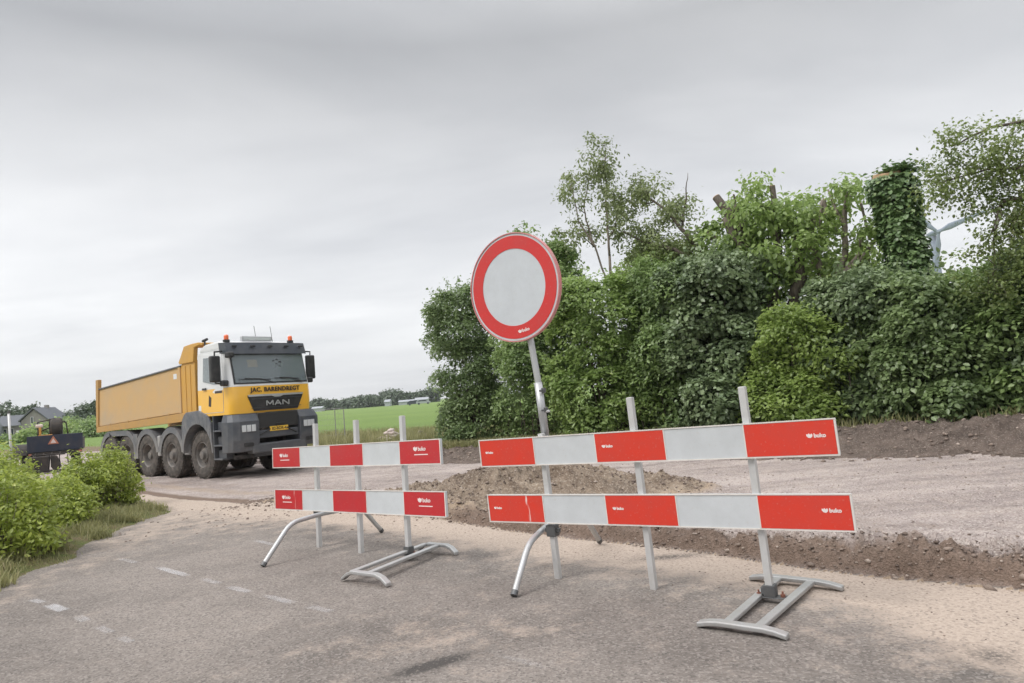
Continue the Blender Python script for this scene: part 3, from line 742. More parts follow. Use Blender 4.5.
# ivy covered trunk
def ivy_trunk():
    n0 = 13.7; base = (-1.5, n0); bx, by, _ = W(*base); z0 = hz(bx, by)
    root = empty('ivy_covered_trunk', (bx, by, z0), (0, 0, 0), 'thick topped tree trunk wrapped in ivy with pale sawn top, left of the wind turbine', 'tree trunk')
    O = np.array((bx, by, z0)); rr = np.random.default_rng(51)
    pl = [(-1.42, 0), (-1.45, 1.5), (-1.50, 2.7), (-1.58, 3.8), (-1.66, 4.62)]
    pts = [Vector(W(s_, n0, z))-Vector(O) for s_, z in pl]
    MB().tube(pts, [.30, .27, .25, .24, .25], 14).build('trunk', BK, root, smooth=True)
    top = pts[-1]
    mb = MB(); mb.tube([top+Vector((-.06, -.05, -.02)), top+Vector((-.07, -.07, .06))], [.24, .22], 14); mb.build('sawn_top', WOOD, root, bevel=.01)
    n = 15000
    z = rr.uniform(.6, 4.74, n); sc = np.interp(z, [p[1] for p in pl], [p[0] for p in pl]); th = rr.uniform(0, 6.283, n)
    rad = np.interp(z, [0, 2.6, 3.6, 4.3, 4.6, 4.78], [.28, .27, .28, .32, .30, .18])*(1+.14*(np.array([math.sin(3*t+zz*2.3)+math.sin(5*t-zz*5.1) for t, zz in zip(th, z)])*.5))+rr.normal(0, .04, n)+.05*(rr.random(n) < .12)
    # leave the sawn face showing on the left
    c = np.stack([A[0]*sc+N[0]*n0, A[1]*sc+N[1]*n0, z], -1)-O
    d = np.stack([np.cos(th), np.sin(th), np.zeros(n)], -1)
    keep = ~((z > 4.60) & ((d[:, 0]*(-.8)+d[:, 1]*(-.6)) > .1))
    P = (c+d*rad[:, None])[keep]; D = d[keep]
    k = 900; q = rr.normal(0, 1, (k, 3)); q[:, :2] *= .16; q[:, 2] = 4.64+abs(q[:, 2])*.08-z0; q[:, :2] += np.array([top.x+.14, top.y-.02])
    P = np.concatenate([P, q]); D = np.concatenate([D, np.tile([0, 0, 1.], (k, 1))])
    leafcloud('ivy', P, D, .085*rr.uniform(.6, 1.2, len(P)), LM['ivy'], root, 1.0, .9, 52, spread=.5)
ivy_trunk()

# ------------------------------------------------------------------ shrubs and grass at the left
def small_shrub(x, y, r, h, label, seed, nclump=520, mat='shrub', size=.055, per=13):
    rr = np.random.default_rng(seed); z0 = hz(x, y)
    root = empty('verge_shrub', (x, y, z0), (0, 0, 0), label, 'shrub', 'young shrubs on the grass verge')
    bl = lumpy((0, 0), r, h*.86, rr, 14, 0, (r*.22, r*.42))
    P, D = blob_points(bl, nclump, per, .055, rr, .25)
    mb = MB()
    # upright shoots
    E = []; F = []
    for i in range(64):
        a = rr.uniform(0, 6.28); q = r*math.sqrt(rr.random())*.95
        b0 = Vector((q*.5*math.cos(a), q*.5*math.sin(a), 0)); e = Vector((q*1.08*math.cos(a), q*1.08*math.sin(a), h*(1-.45*(q/r)**2)*rr.uniform(.86, 1.06)))
        m_ = b0.lerp(e, .5)+Vector((rr.normal(0, .03), rr.normal(0, .03), .05)); mb.tube([b0, m_, e], [.008, .005, .002], 4)
        for t in np.linspace(.55, 1.0, 12):
            p = b0*(1-t)**2+m_*2*t*(1-t)+e*t*t
            for k in range(2): E.append(p+Vector(rr.normal(0, .018, 3))); F.append(rr.normal(0, 1, 3)+np.array([0, 0, .5]))
    mb.build('stems', BK2, root, smooth=True)
    P = np.concatenate([P, np.array([tuple(e) for e in E])]); F = np.array(F); F /= np.linalg.norm(F, axis=1)[:, None]; D = np.concatenate([D, F])
    k = P[:, 2] > .02
    leafcloud('foliage', P[k], D[k], size*rr.uniform(.6, 1.2, k.sum()), LM[mat], root, .05, .5, seed)
    return root
small_shrub(-5.40, 7.15, .50, .80, 'bright green shrub nearest the camera at the left edge of the asphalt', 61, 430)
small_shrub(-6.25, 7.9, .50, .80, 'green shrub cut by the left edge of the picture, beside the nearest one', 62, 350)
small_shrub(-6.15, 9.0, .45, .62, 'low middle green shrub on the verge between the nearest and the farthest', 63, 330)
small_shrub(-6.60, 10.45, .36, .78, 'upright green shrub on the verge directly right of the dark trailer', 64, 300)
small_shrub(-6.50, 10.85, .40, .84, 'bright green shrub at the right end of the verge, in front of the truck wheels', 65, 340)
small_shrub(-7.35, 9.8, .45, 1.02, 'tall green shrub at the left edge of the picture below the house', 66, 360)
small_shrub(-5.9, 6.3, .45, .60, 'low green shrub at the far left, its foot in the grass', 67, 280)

def grass(name, label, pts, h, seed, mat, w=.006, lean=.35):
    rr = np.random.default_rng(seed); n = len(pts)
    a = rr.uniform(0, 6.283, n); hh = h*rr.uniform(.4, 1.25, n)
    d = np.stack([np.cos(a), np.sin(a), np.zeros(n)], -1); sd = np.stack([-np.sin(a), np.cos(a), np.zeros(n)], -1)*w
    ln = (rr.random(n)*lean*hh)[:, None]
    up = np.array([0, 0, 1.])*hh[:, None]
    V = np.stack([pts-sd, pts+sd, pts+up*.6+d*ln*.4+sd*.7, pts+up*.6+d*ln*.4-sd*.7, pts+up+d*ln*1.2], 1)
    q = np.arange(n)*5
    F = np.concatenate([np.stack([q, q+1, q+2], -1), np.stack([q, q+2, q+3], -1), np.stack([q+3, q+2, q+4], -1)])
    o = fastmesh(name, V.reshape(-1, 3), F, mat, np.repeat(rr.random(n), 5), None)
    return tag(o, label, 'grass', kind='stuff')
def verge_grass():
    rr = np.random.default_rng(71); m = 260000
    y = rr.uniform(3.5, 13.5, m); x = np.interp(y, VY, VX)-rr.random(m)**1.3*4.0+.12
    s, n, ne, vb, v = zones(x, y); dens = np.clip(.35+.9*fbm(x, y, 2.4, 4), .06, 1)*sst(-.1, .8, vb-x+.03)
    k = (n < 6.4) & (rr.random(m) < dens*.5); x = x[k]; y = y[k]
    z = height(x, y)
    grass('verge_grass', 'patchy green and straw-coloured grass on the verge beside the asphalt', np.stack([x, y, z-.01], -1), .075, 72, LM['grass'], .0045, .8)
    T = []
    for i in range(110):
        yy = rr.uniform(4.5, 13); xx = np.interp(yy, VY, VX)-rr.random()**1.5*2.6-.05
        if N[0]*xx+N[1]*yy > 6.2: continue
        q = rr.normal(0, .06, (110, 2)); T.append(np.stack([xx+q[:, 0], yy+q[:, 1]], -1))
    T = np.concatenate(T)
    grass('grass_tufts', 'taller tufts and weeds dotted through the verge grass', np.stack([T[:, 0], T[:, 1], height(T[:, 0], T[:, 1])-.01], -1), .13, 76, LM['grass'], .0055, .9)
verge_grass()
def hedge_grass():
    rr = np.random.default_rng(73); m = 30000
    s = rr.uniform(-14, 3, m); n = 11.6+np.abs(rr.normal(0, .5, m))
    k = rr.random(m) < np.interp(s, [-14, -9, -6, 3], [1, .8, .12, .06]); s = s[k]; n = n[k]
    x = A[0]*s+N[0]*n; y = A[1]*s+N[1]*n
    grass('hedge_grass', 'rough grass growing along the foot of the hedge', np.stack([x, y, height(x, y)-.01], -1), .16, 74, LM['grass'], .007, .9)
    m = 46000; s = rr.uniform(-30, -12.5, m); n = rr.uniform(13.2, 19.5, m)
    x = A[0]*s+N[0]*n; y = A[1]*s+N[1]*n
    k = rr.random(m) < np.clip(.5+fbm(x, y, 1.1, 4), .1, 1); x = x[k]; y = y[k]
    grass('field_edge_weeds', 'tall straw and green weeds along the near edge of the field', np.stack([x, y, height(x, y)-.01], -1), .34, 75, LM['grass'], .012, .6)
hedge_grass()

# ------------------------------------------------------------------ road barriers
PL, PH = 2.5, .20
def barrier(T, rot, posts, v1, v2, foot, arch, red, labels, left_logo_all, label, seed, short=False, rails=(.33, .68)):
    """T, rot: pose; foot: four world ground points of the H foot; arch: world feet points"""
    E_ = Euler([R(a) for a in rot], 'XYZ'); Mw = Matrix.Translation(Vector(T)) @ E_.to_matrix().to_4x4(); Mi = Mw.inverted()
    root = empty('road_barrier', T, E_, label, 'barrier', 'red and white road barriers')
    rr = random.Random(seed)
    for v, dx in ((v1, -.012), (v2, .012)):
        mb = MB(); mb.box(dx, PL+dx, -.012, .012, v, v+PH)
        plank = mb.build('plank', [M['pwhite']], root, bevel=.003)
        # rolled rim round the plank
        mb = MB(); rw = .007
        mb.box(dx-.002, PL+dx+.002, -.0165, -.0125, v-.002, v+rw-.002); mb.box(dx-.002, PL+dx+.002, -.0165, -.0125, v+PH-rw+.002, v+PH+.002)
        mb.box(dx-.002, dx+rw, -.0165, -.0125, v+rw, v+PH-rw); mb.box(PL+dx-rw, PL+dx+.002, -.0165, -.0125, v+rw, v+PH-rw)
        mb.build('rim', M['edge'], plank)
        for k in (0, 2, 4):
            x0 = dx+PL*k/5; x1 = dx+PL*(k+1)/5
            mb = MB(); mb.box(x0+(.009 if k == 0 else .004), x1-(.009 if k == 4 else .004), -.0150, -.0125, v+.0075, v+PH-.0075)
            panel = mb.build('red_panel', red, plank)
            for xe in ([x0] if k > 0 else [])+([x1] if k < 4 else []):
                mb = MB(); mb.box(xe-.0035, xe+.0035, -.0148, -.0125, v+.0075, v+PH-.0075); mb.build('seam', M['edge'], plank)
        for (kx, zc, sz) in labels:
            lx = dx+kx; lz = v+zc
            mb = MB()
            blob = [(0, .0), (.008, -.010), (.020, -.013), (.030, -.006), (.033, .004), (.028, .012), (.020, .006), (.014, .014), (.009, .007), (.001, .010)]
            mb.prism([(lx-.042*sz+p[0]*sz, lz+.012*sz+p[1]*sz) for p in blob], 'y', -.0162, -.0151)
            mb.build('logo', M['decal'], plank)
            Mt = Matrix.Translation((lx-.004*sz, -.0157, lz+.002*sz)) @ Matrix.Rotation(R(90), 4, 'X')
            text('lettering', 'buko', .031*sz, M['decal'], plank, Mt, .0004, 1.0, .0012)
            if left_logo_all:
                mb = MB(); mb.box(lx-.035*sz, lx+.075*sz, -.0160, -.0152, lz-.022*sz, lz-.017*sz); mb.build('logo_underline', M['decal'], plank)
    for i, px in enumerate(posts):
        zt, zb = (1.165 if short and i == 0 else 1.362), (.13 if i == 1 else .14)
        mb = MB(); mb.box(px-.0195, px+.0195, .0125, .0515, zb+.04 if i == 2 else zb, zt)
        mb.box(px-.015, px+.015, .017, .047, zt, zt+.002)
        p = mb.build('post', M['alu'], root, bevel=.004)
        for v in (v1, v2):
            mb = MB(); mb.box(px-.035, px+.035, .0530, .058, v+.03, v+.06); mb.build('bracket', M['clamp'], p)
    # H foot
    fa, fb, fc, fd = [Mi @ Vector(p) for p in foot]
    def bar(mb, p, q, w, h, dip=0):
        p = Vector(p); q = Vector(q); n = 8; upv = Vector((0, 0, 1)); t = (q-p).normalized(); sd = t.cross(upv).normalized()
        vs = []; fs = []
        for i in range(n+1):
            u = i/n; c = p.lerp(q, u)+upv*(-dip*max(0, (abs(u-.5)*2-.55)/.45)**1.4)
            vs += [c-sd*w/2, c+sd*w/2, c+sd*w/2+upv*h, c-sd*w/2+upv*h]
        for i in range(n):
            for j in range(4): fs.append((i*4+j, i*4+(j+1) % 4, (i+1)*4+(j+1) % 4, (i+1)*4+j))
        fs += [(0, 1, 2, 3), (n*4+3, n*4+2, n*4+1, n*4)]
        mb.add(vs, fs)
    z_ = Vector((0, 0, 1)); fa_z = foot[0][2]
    mb = MB(); dp = max(.02, fa_z-.004); bar(mb, fa, fb, .055, .026, dp); bar(mb, fc, fd, .055, .026, dp)
    for t in rails: bar(mb, fa.lerp(fb, t)-z_*.002, fc.lerp(fd, t)-z_*.002, .05, .024)
    ft = mb.build('foot_frame', M['galv'], root, bevel=.006)
    c = Vector((posts[2], .03, 0)); 
    zc = (fa.z+fc.z)/2-(.028 if short else .045)
    mb = MB(); mb.box(c.x-.085, c.x+.085, .0, .065, zc+.027, zc+.034); mb.box(c.x-.034, c.x+.034, .004, .062, zc+.034, zc+.10)
    mb.box(c.x-.05, c.x-.034, .015, .05, zc+.045, zc+.085); mb.build('socket', M['clamp'], ft, bevel=.003)
    for sx in (-.068, .068):
        mb = MB(); mb.lathe([(0, 0), (.0, .014), (.014, .014), (.014, .006), (.03, .006), (.03, 0)], (c.x+sx, .033, zc+.034), 'z', 8); mb.build('rusty_bolt', M['rust'], ft)
    # tubular arch
    p, q = [Mi @ Vector(a_) for a_ in arch[0]]
    L = (q-p).length; prof = arch[1]; pts = []
    for (t, z) in prof: pts.append(p.lerp(q, t)+Vector((0, 0, z)))
    # smooth bends
    sm = [pts[0]]
    for i in range(1, len(pts)-1):
        a_, b_, c_ = pts[i-1], pts[i], pts[i+1]
        e0 = b_+(a_-b_).normalized()*min(.09, (a_-b_).length*.4); e1 = b_+(c_-b_).normalized()*min(.09, (c_-b_).length*.4)
        for k in range(5):
            u = k/4; sm.append(e0*(1-u)**2+b_*2*u*(1-u)+e1*u*u)
    sm.append(pts[-1])
    mb = MB(); mb.tube(sm, .0215, 14); ar = mb.build('support_arch', M['galv'], root, smooth=True)
    em = ar.modifiers.new('edge', 'EDGE_SPLIT'); em.split_angle = R(50)
    for e, d in ((sm[0], sm[1]), (sm[-1], sm[-2])):
        dd = (Vector(d)-Vector(e)).normalized(); mb = MB(); mb.tube([e-dd*.004, e+dd*.03], .0235, 14); mb.build('end_cap', M['clamp'], ar)
    # clamp on the left post
    best = min(sm, key=lambda a_: abs(a_.y-.03)+0*abs(a_.x)); zc = best.z
    mb = MB(); mb.box(posts[0]-.036, posts[0]+.036, .0, .064, zc-.035, zc+.045); mb.box(posts[0]-.06, posts[0]+.06, .02, .045, zc-.008, zc+.02)
    mb.build('clamp', M['clamp'], ar, bevel=.004)
    return root, Mw

arch2 = ([(-.117, 4.553, .012), (.60, 5.82, .03)], [(0, 0), (.185, .27), (.38, .325), (.80, .315), (1, 0)])
arch1 = ([(-2.286, 5.988, .012), (-1.479, 7.105, .02)], [(0, 0), (.21, .30), (.45, .315), (.80, .30), (1, 0)])
b2, M2 = barrier((-.249, 5.21, -.165), (1.6, -1.5, -36.3), (.535, 1.265, 2.0), .95, .542,
        [(.874, 3.76, .024), (1.245, 3.48, .024), (1.412, 4.514, .024), (1.841, 4.154, .024)], arch2, M['pred'],
        [(.085, .095, .72), (1.085, .10, .8), (2.385, .10, 1.0)], False,
        'nearer, wider-looking red and white barrier carrying the round sign', 5, True)
b1, M1 = barrier((-2.551, 7.07, -.206), (-2.3, -1.3, -39.8), (.70, 1.345, 1.99), .95, .534,
        [(-1.42, 5.31, .062), (-1.02, 5.03, .062), (-.955, 6.10, .062), (-.60, 5.85, .062)], arch1, M['pred2'],
        [(.20, .105, 1.5), (2.24, .11, 1.5)], True,
        'farther red and white barrier in front of the truck, left of the round sign', 6, False, (.20, .54))

# round traffic sign, clamped on the barrier's left post
def road_sign():
    E_ = M2.to_euler(); base = M2 @ Vector((.535, .08, .17))
    root = empty('traffic_sign', base, E_, 'round white sign with red border on a leaning pole above the nearer barrier', 'traffic sign')
    off = Vector((.535, .08, .17))
    cx, cz = .440-off.x, 2.243-off.z
    # the pole leans slightly left on the way up
    mb = MB(); mb.tube([(.003, 0, .84), (-.002, 0, 1.30), (-.088, .012, 2.38)], .024, 18); pole = mb.build('pole', M['galv'], root, smooth=True)
    em = pole.modifiers.new('e', 'EDGE_SPLIT'); em.split_angle = R(50)
    mb = MB(); mb.tube([(-.0, 0, .98), (-.008, 0, 1.36)], .029, 18); mb.build('sleeve', M['galv'], pole, smooth=True)
    for z in (1.30, 1.16):
        mb = MB(); mb.box(-.01, .045, -.012, .012, z-.018, z+.018); mb.tube([(.03, -.02, z), (.03, -.05, z)], .008, 8); mb.build('clamp', M['clamp'], pole, bevel=.003)
    mb = MB(); mb.tube([(.02, -.0, 1.145), (.065, -.01, 1.15)], .009, 8); mb.build('wing_bolt', M['alu'], pole)
    def disc(name, r, y0, y1, mat, par, seg=96):
        mb = MB(); mb.prism([(cx+r*math.cos(2*math.pi*k/seg), cz+r*math.sin(2*math.pi*k/seg)) for k in range(seg)], 'y', y0, y1)
        return mb.build(name, mat, par)
    plate = disc('sign_plate', .392, -.047, -.043, M['signface'], root)
    def ring(name, r0, r1, y0, y1, mat, par, seg=96):
        mb = MB(); mb.lathe([(y0, r0), (y0, r1), (y1, r1), (y1, r0), (y0, r0)], (cx, 0, cz), 'y', seg)
        return mb.build(name, mat, par, smooth=False)
    ring('red_ring', .283, .378, -.0495, -.047, M['signred'], plate)
    ring('rim', .3945, .4015, -.053, -.018, M['signred2'], plate)
    for z in (-.15, .15):
        mb = MB(); mb.box(cx-.25, cx+.25, -.043, -.024, cz+z-.015, cz+z+.015); mb.build('mounting_rail', M['alu'], plate)
    mb = MB(); blob = [(0, .0), (.008, -.010), (.020, -.013), (.030, -.006), (.033, .004), (.028, .012), (.020, .006), (.014, .014), (.009, .007), (.001, .010)]
    mb.prism([(cx+.00+p[0], cz-.328+p[1]) for p in blob], 'y', -.0506, -.0497); mb.build('logo', M['decal'], plate)
    text('lettering', 'buko', .033, M['decal'], plate, Matrix.Translation((cx+.037, -.0503, cz-.336)) @ Matrix.Rotation(R(90), 4, 'X') @ Matrix.Rotation(R(6), 4, 'Z'), .0004, 1, .001)
M['signred2'] = paint('faded_sign_rim', (.58, .20, .20), .55, 0, .4, (.5, .42, .4), 12)
road_sign()

# ------------------------------------------------------------------ the tipper truck
def truck():
    TP = dict(
      yel=paint('cab_yellow', (.90, .50, .055), .32, 0, .12, (.5, .36, .2), 3, coat=.5, bmp=0),
      wht=paint('cab_white', (.70, .71, .72), .32, 0, .10, (.5, .46, .4), 3, coat=.5, bmp=0),
      box=paint('tipper_ochre', (.61, .385, .165), .55, 0, .6, (.47, .365, .25), 1.1, bmp=.1, lowdirt=(1.3, 1.8, .35)),
      boxd=paint('tipper_ochre_dark', (.50, .29, .09), .55, 0, .5, (.33, .23, .14), 4),
      head=paint('tipper_orange', (.62, .34, .065), .5, 0, .35, (.45, .32, .2), 2.5),
      gry=paint('dusty_dark_plastic', (.045, .055, .072), .45, 0, .25, (.24, .225, .21), 3, bmp=.05, lowdirt=(.3, 1.3, .25)),
      fend=paint('dusty_grey_mudguard', (.095, .108, .13), .5, 0, .38, (.34, .31, .28), 4, lowdirt=(.4, 1.3, .4)),
      blk=paint('black_trim', (.022, .023, .026), .4, 0, .3, (.15, .14, .13), 5),
      chs=paint('chassis_black', (.03, .03, .032), .7, 0, .7, (.16, .14, .12), 5),
      tyre=paint('dusty_tyre', (.050, .045, .041), .85, 0, .55, (.24, .205, .175), 9, bmp=.3),
      rim=paint('grey_rim', (.13, .125, .12), .6, .2, .7, (.30, .25, .21), 9),
      sil=paint('silver_trim', (.55, .56, .58), .35, .6, .2, (.4, .38, .35), 8),
      tank=paint('aluminium_tank', (.42, .42, .42), .5, .4, .6, (.36, .32, .28), 4),
      lamp=paint('clear_lamp', (.75, .77, .80), .12, .2, .1, (.5, .5, .5), 20, coat=1, bmp=0),
      org=paint('amber_lens', (.80, .13, .02), .25, 0, .1, (.4, .1, .05), 20, coat=1, bmp=0),
      plate=paint('number_plate', (.80, .50, .05), .5, 0, .3, (.5, .35, .15), 10, bmp=0),
      txt=paint('dark_lettering', (.05, .035, .03), .5, 0, .1, (.1, .08, .06), 10, bmp=0))
    # tinted glass, sky reflection painted into its pale base colour
    m, nt, b = newmat('reflection_tinted_glass'); b.inputs['Base Color'].default_value = (.26, .31, .33, 1); b.inputs['Roughness'].default_value = .06
    b.inputs['Specular IOR Level'].default_value = .9; b.inputs['Coat Weight'].default_value = .6; b.inputs['Coat Roughness'].default_value = .03
    b.inputs['Alpha'].default_value = .50
    glass = m
    mesh_m, nt, b = newmat('grille_mesh'); tc = nd(nt, 'ShaderNodeTexCoord').outputs['Object']
    wv = nd(nt, 'ShaderNodeTexBrick'); wv.inputs['Scale'].default_value = 26; mp = nd(nt, 'ShaderNodeMapping'); mp.inputs['Rotation'].default_value = (R(90), 0, R(90))
    nt.links.new(tc, mp.inputs[0]); nt.links.new(mp.outputs[0], wv.inputs[0]); wv.inputs['Color1'].default_value = (.13, .13, .13, 1); wv.inputs['Color2'].default_value = (.18, .175, .17, 1); wv.inputs['Mortar'].default_value = (.03, .03, .03, 1)
    nt.links.new(wv.outputs[0], b.inputs['Base Color']); b.inputs['Roughness'].default_value = .7

    root = empty('tipper_truck', (-6.859, 14.834, -.01), (0, 0, R(-38.6)), 'yellow and white five-axle tipper truck with ochre dump body on the excavated road', 'truck')
    Y0, Y1 = 0.0, 1.88; YC = .92
    # --- wheels
    axles = [0, -1.41, -2.66, -3.82, -4.82]; WR = .52
    def wheel(x, side):
        yo = Y0 if side > 0 else Y1+.02; sg = 1 if side > 0 else -1
        t = MB(); w = .33
        prof = [(.03, .27), (.0, .30), (-.004, .40), (.012, .47), (.04, .505), (.075, .515), (.08, .50), (.095, .50), (.10, .52), (.155, .522), (.16, .502), (.175, .502), (.18, .522), (.235, .52), (.24, .50), (.255, .50), (.26, .515), (.30, .505), (.325, .46), (.33, .30), (.31, .27)]
        t.lathe([(yo+sg*p[0], p[1]) for p in prof], (x, 0, WR), 'y', 48)
        # lugs
        for k in range(40):
            an = 2*math.pi*k/40; 
            for (a0, a1, ph) in ((.012, .09, 0), (.24, .318, .08)):
                ca, sa = math.cos(an+ph), math.sin(an+ph); ta = (-sa, ca); r0, r1 = .49, .524; hw = .022
                vs = [(x+r*ca+ta[0]*d, yo+sg*a, WR+r*sa+ta[1]*d) for r in (r0, r1) for a in (a0, a1) for d in (-hw, hw)]
                t.add(vs, [(0,1,3,2),(4,6,7,5),(0,4,5,1),(2,3,7,6),(0,2,6,4),(1,5,7,3)])
        wh = t.build('wheel', TP['tyre'], root)
        r = MB(); deep = .10 if x > -2 else .16
        r.lathe([(yo+sg*a, q) for a, q in [(.02, .285), (.012, .27), (.03, .255), (deep, .235), (deep+.01, .16), (deep-.05, .14), (deep-.055, .10), (deep-.11, .085), (deep-.12, .0)]], (x, 0, WR), 'y', 36)
        for k in range(10):
            an = 2*math.pi*k/10; r.lathe([(yo+sg*(deep-.025), 0), (yo+sg*(deep-.025), .014), (yo+sg*(deep+.02), .014)], (x+.185*math.cos(an), 0, WR+.185*math.sin(an)), 'y', 6)
        r.build('rim', TP['rim'], wh, smooth=False)
    for x in axles:
        wheel(x, 1); wheel(x, -1)
    # --- chassis
    mb = MB()
    for y in (.5, 1.28): mb.box(-5.5, 1.1, y, y+.07, .66, .92)
    for x in axles: mb.tube([(x, .15, WR), (x, 1.75, WR)], .07, 10); mb.lathe([(-.12, 0), (-.12, .13), (.12, .13), (.12, 0)], (x, YC, WR), 'y', 12)
    for x in (-5.3, -4.3, -3.2, -2.0, -.7, .5): mb.box(x-.05, x+.05, .57, 1.28, .7, .86)
    mb.box(-.55, .9, .5, 1.35, .5, .9); mb.box(.3, .95, .55, 1.3, .38, .6)
    mb.box(-5.55, -5.4, .1, 1.8, .62, .72)
    mb.build('chassis', TP['chs'], root, bevel=.01)
    # mudguards
    def guard(x0, x1, r, y0=-.01, y1=.36, name='mudguard', zc=WR):
        pr = []
        for xx, a0, a1 in ((x1, 8, 90), (x0, 90, 172)):
            for k in range(9):
                a = R(a0+(a1-a0)*k/8); pr.append((xx+r*math.cos(a), zc+r*math.sin(a)))
        inner = []
        for xx, a0, a1 in ((x1, 8, 90), (x0, 90, 172)):
            for k in range(9):
                a = R(a0+(a1-a0)*k/8); inner.append((xx+(r-.035)*math.cos(a), zc+(r-.035)*math.sin(a)))
        mb = MB()
        n = len(pr)
        for i in range(n-1):
            mb.prism([pr[i], pr[i+1], inner[i+1], inner[i]], 'y', y0, y1)
        # side lip
        for i in range(n-1):
            a, b = pr[i], pr[i+1]; c1 = inner[i]; d1 = inner[i+1]
            f = .10/r
            cx1 = x1 if i < 9 else x0
            e1 = (cx1+(c1[0]-cx1)*(1-f), zc+(c1[1]-zc)*(1-f)); e2 = (cx1+(d1[0]-cx1)*(1-f), zc+(d1[1]-zc)*(1-f))
            mb.prism([c1, d1, e2, e1], 'y', y0+.002, y0+.02)
        return mb.build(name, TP['fend'], root)
    guard(-1.41, -1.41, .64); guard(-2.66, -2.66, .64); guard(-4.82, -3.82, .63)
    for a in ((-1.41, -1.41), (-2.66, -2.66), (-4.82, -3.82)): guard(a[0], a[1], .63, Y1-.34, Y1+.03)
    for x in (-3.28,):
        MB().box(x-.10, x+.13, -.01, .02, .45, 1.05).build('mud_flap', TP['fend'], root)
    MB().box(-2.12, -1.98, .0, .5, .50, .98).build('air_tank', TP['tank'], root, bevel=.03)
    mb = MB(); mb.box(-3.36, -3.10, .03, .5, .58, .98); mb.build('tool_box', TP['gry'], root, bevel=.02)
    mb = MB(); mb.box(-.84, -.58, .02, .5, .52, 1.02); mb.build('battery_box', TP['fend'], root, bevel=.02)
    # --- tipper body
    by0, by1 = .0, 1.86
    def side(y0, y1):
        return [(-5.55, 1.30), (-.80, 1.47), (-.78, 2.50), (-5.50, 2.27)]
    mb = MB(); mb.prism(side(0, 0), 'y', by0, by0+.06); mb.prism(side(0, 0), 'y', by1-.06, by1)
    mb.prism([(-5.55, 1.30), (-.80, 1.42), (-.80, 1.47), (-5.55, 1.36)], 'y', by0+.06, by1-.06)
    body = mb.build('dump_body', TP['box'], root, bevel=.012)
    for y in (by0-.03, by1-.02):
        mb = MB(); mb.prism([(-5.60, 1.14), (-.52, 1.27), (-.52, 1.44), (-.80, 1.455), (-5.60, 1.29)], 'y', y, y+.05); mb.build('lower_rail', TP['boxd'], body, bevel=.008)
        mb = MB(); mb.prism([(-5.50, 2.265), (-.78, 2.495), (-.78, 2.53), (-5.50, 2.30)], 'y', y, y+.09); mb.build('top_rail', TP['fend'], body, bevel=.006)
        mb = MB(); mb.prism([(-5.60, 1.29), (-5.47, 1.295), (-5.36, 2.54), (-5.54, 2.54)], 'y', y-.004, y+.08); mb.build('rear_post', TP['boxd'], body, bevel=.008)
        mb = MB(); mb.box(-.90, -.80, y+.005, y+.05, 1.46, 2.49); mb.build('front_post', TP['box'], body, bevel=.008)
    for k in range(4):
        x = -4.7+k*1.1; z = 1.30+(x+5.55)*.0358
        mb = MB(); mb.box(x, x+.035, by0-.036, by0-.030, z-.02, z+.03); mb.build('hinge', TP['boxd'], body)
    mb = MB(); mb.box(-5.56, -5.50, by0+.06, by1-.06, 1.31, 2.27); mb.build('tailgate', TP['box'], body, bevel=.01)
    MB().box(-1.16, -1.0, -.0025, .0, 2.24, 2.36).build('sticker', TP['wht'], body)
    mb = MB(); mb.prism([(-.80, 1.45), (-.16, 1.45), (-.16, 2.58), (-.64, 2.66), (-.80, 2.50)], 'y', by0, by0+.10)
    mb.prism([(-.80, 1.45), (-.16, 1.45), (-.16, 2.58), (-.64, 2.66), (-.80, 2.50)], 'y', by1-.10, by1)
    mb.box(-.26, -.16, by0+.10, by1-.10, 1.45, 2.60)
    hb = mb.build('headboard', TP['head'], body, bevel=.012)
    mb = MB(); mb.prism([(-.84, 2.60), (-.74, 2.70), (-.56, 2.93), (-.22, 2.955), (.10, 2.955), (.12, 2.90), (-.10, 2.86), (-.16, 2.55), (-.80, 2.55)], 'y', by0-.03, by0+.07)
    mb.prism([(-.84, 2.60), (-.74, 2.70), (-.56, 2.93), (-.22, 2.955), (.10, 2.955), (.12, 2.90), (-.10, 2.86), (-.16, 2.55), (-.80, 2.55)], 'y', by1-.07, by1+.03)
    mb.prism([(-.56, 2.93), (-.22, 2.955), (.10, 2.955), (.10, 2.93), (-.22, 2.93), (-.55, 2.90)], 'y', by0+.07, by1-.07)
    mb.build('canopy', TP['head'], body, bevel=.012)
    for x in (-.62, -.40):
        mb = MB(); mb.box(x, x+.05, by0-.012, by0, 1.46, 2.5); mb.build('rib', TP['head'], body, bevel=.004)
    # --- cab
    cy0, cy1 = -.06, 1.86; ZF = 1.34
    def cabprof(z):  # front x at height z
        return np.interp(z, [1.30, 1.60, 1.90, 2.58, 2.80, 2.90], [1.40, 1.44, 1.42, 1.27, 1.18, 1.0])
    def cabslab(name, z0, z1, mat, x0=.06, nz=6, par=None, taper=True):
        zs = np.linspace(z0, z1, nz); mb = MB(); vs = []; K = 13
        for z in zs:
            xf = float(cabprof(z)); tp = .035*max(0, (z-1.9)/.9) if taper else 0
            a, b_ = cy0+tp, cy1-tp; rad = .16; ring_ = [(x0, a), ]
            for k in range(K//2+1):
                an = R(90*k/(K//2)); ring_.append((xf-rad+rad*math.sin(an), a+rad-rad*math.cos(an)))
            for i in range(1, 5):
                t = i/5; ring_.append((xf+.035*math.sin(math.pi*t), a+rad+(b_-a-2*rad)*t))
            for k in range(K//2+1):
                an = R(90*k/(K//2)); ring_.append((xf-rad+rad*math.cos(an), b_-rad+rad*math.sin(an)))
            ring_.append((x0, b_)); vs.append([(p[0], p[1], z) for p in ring_])
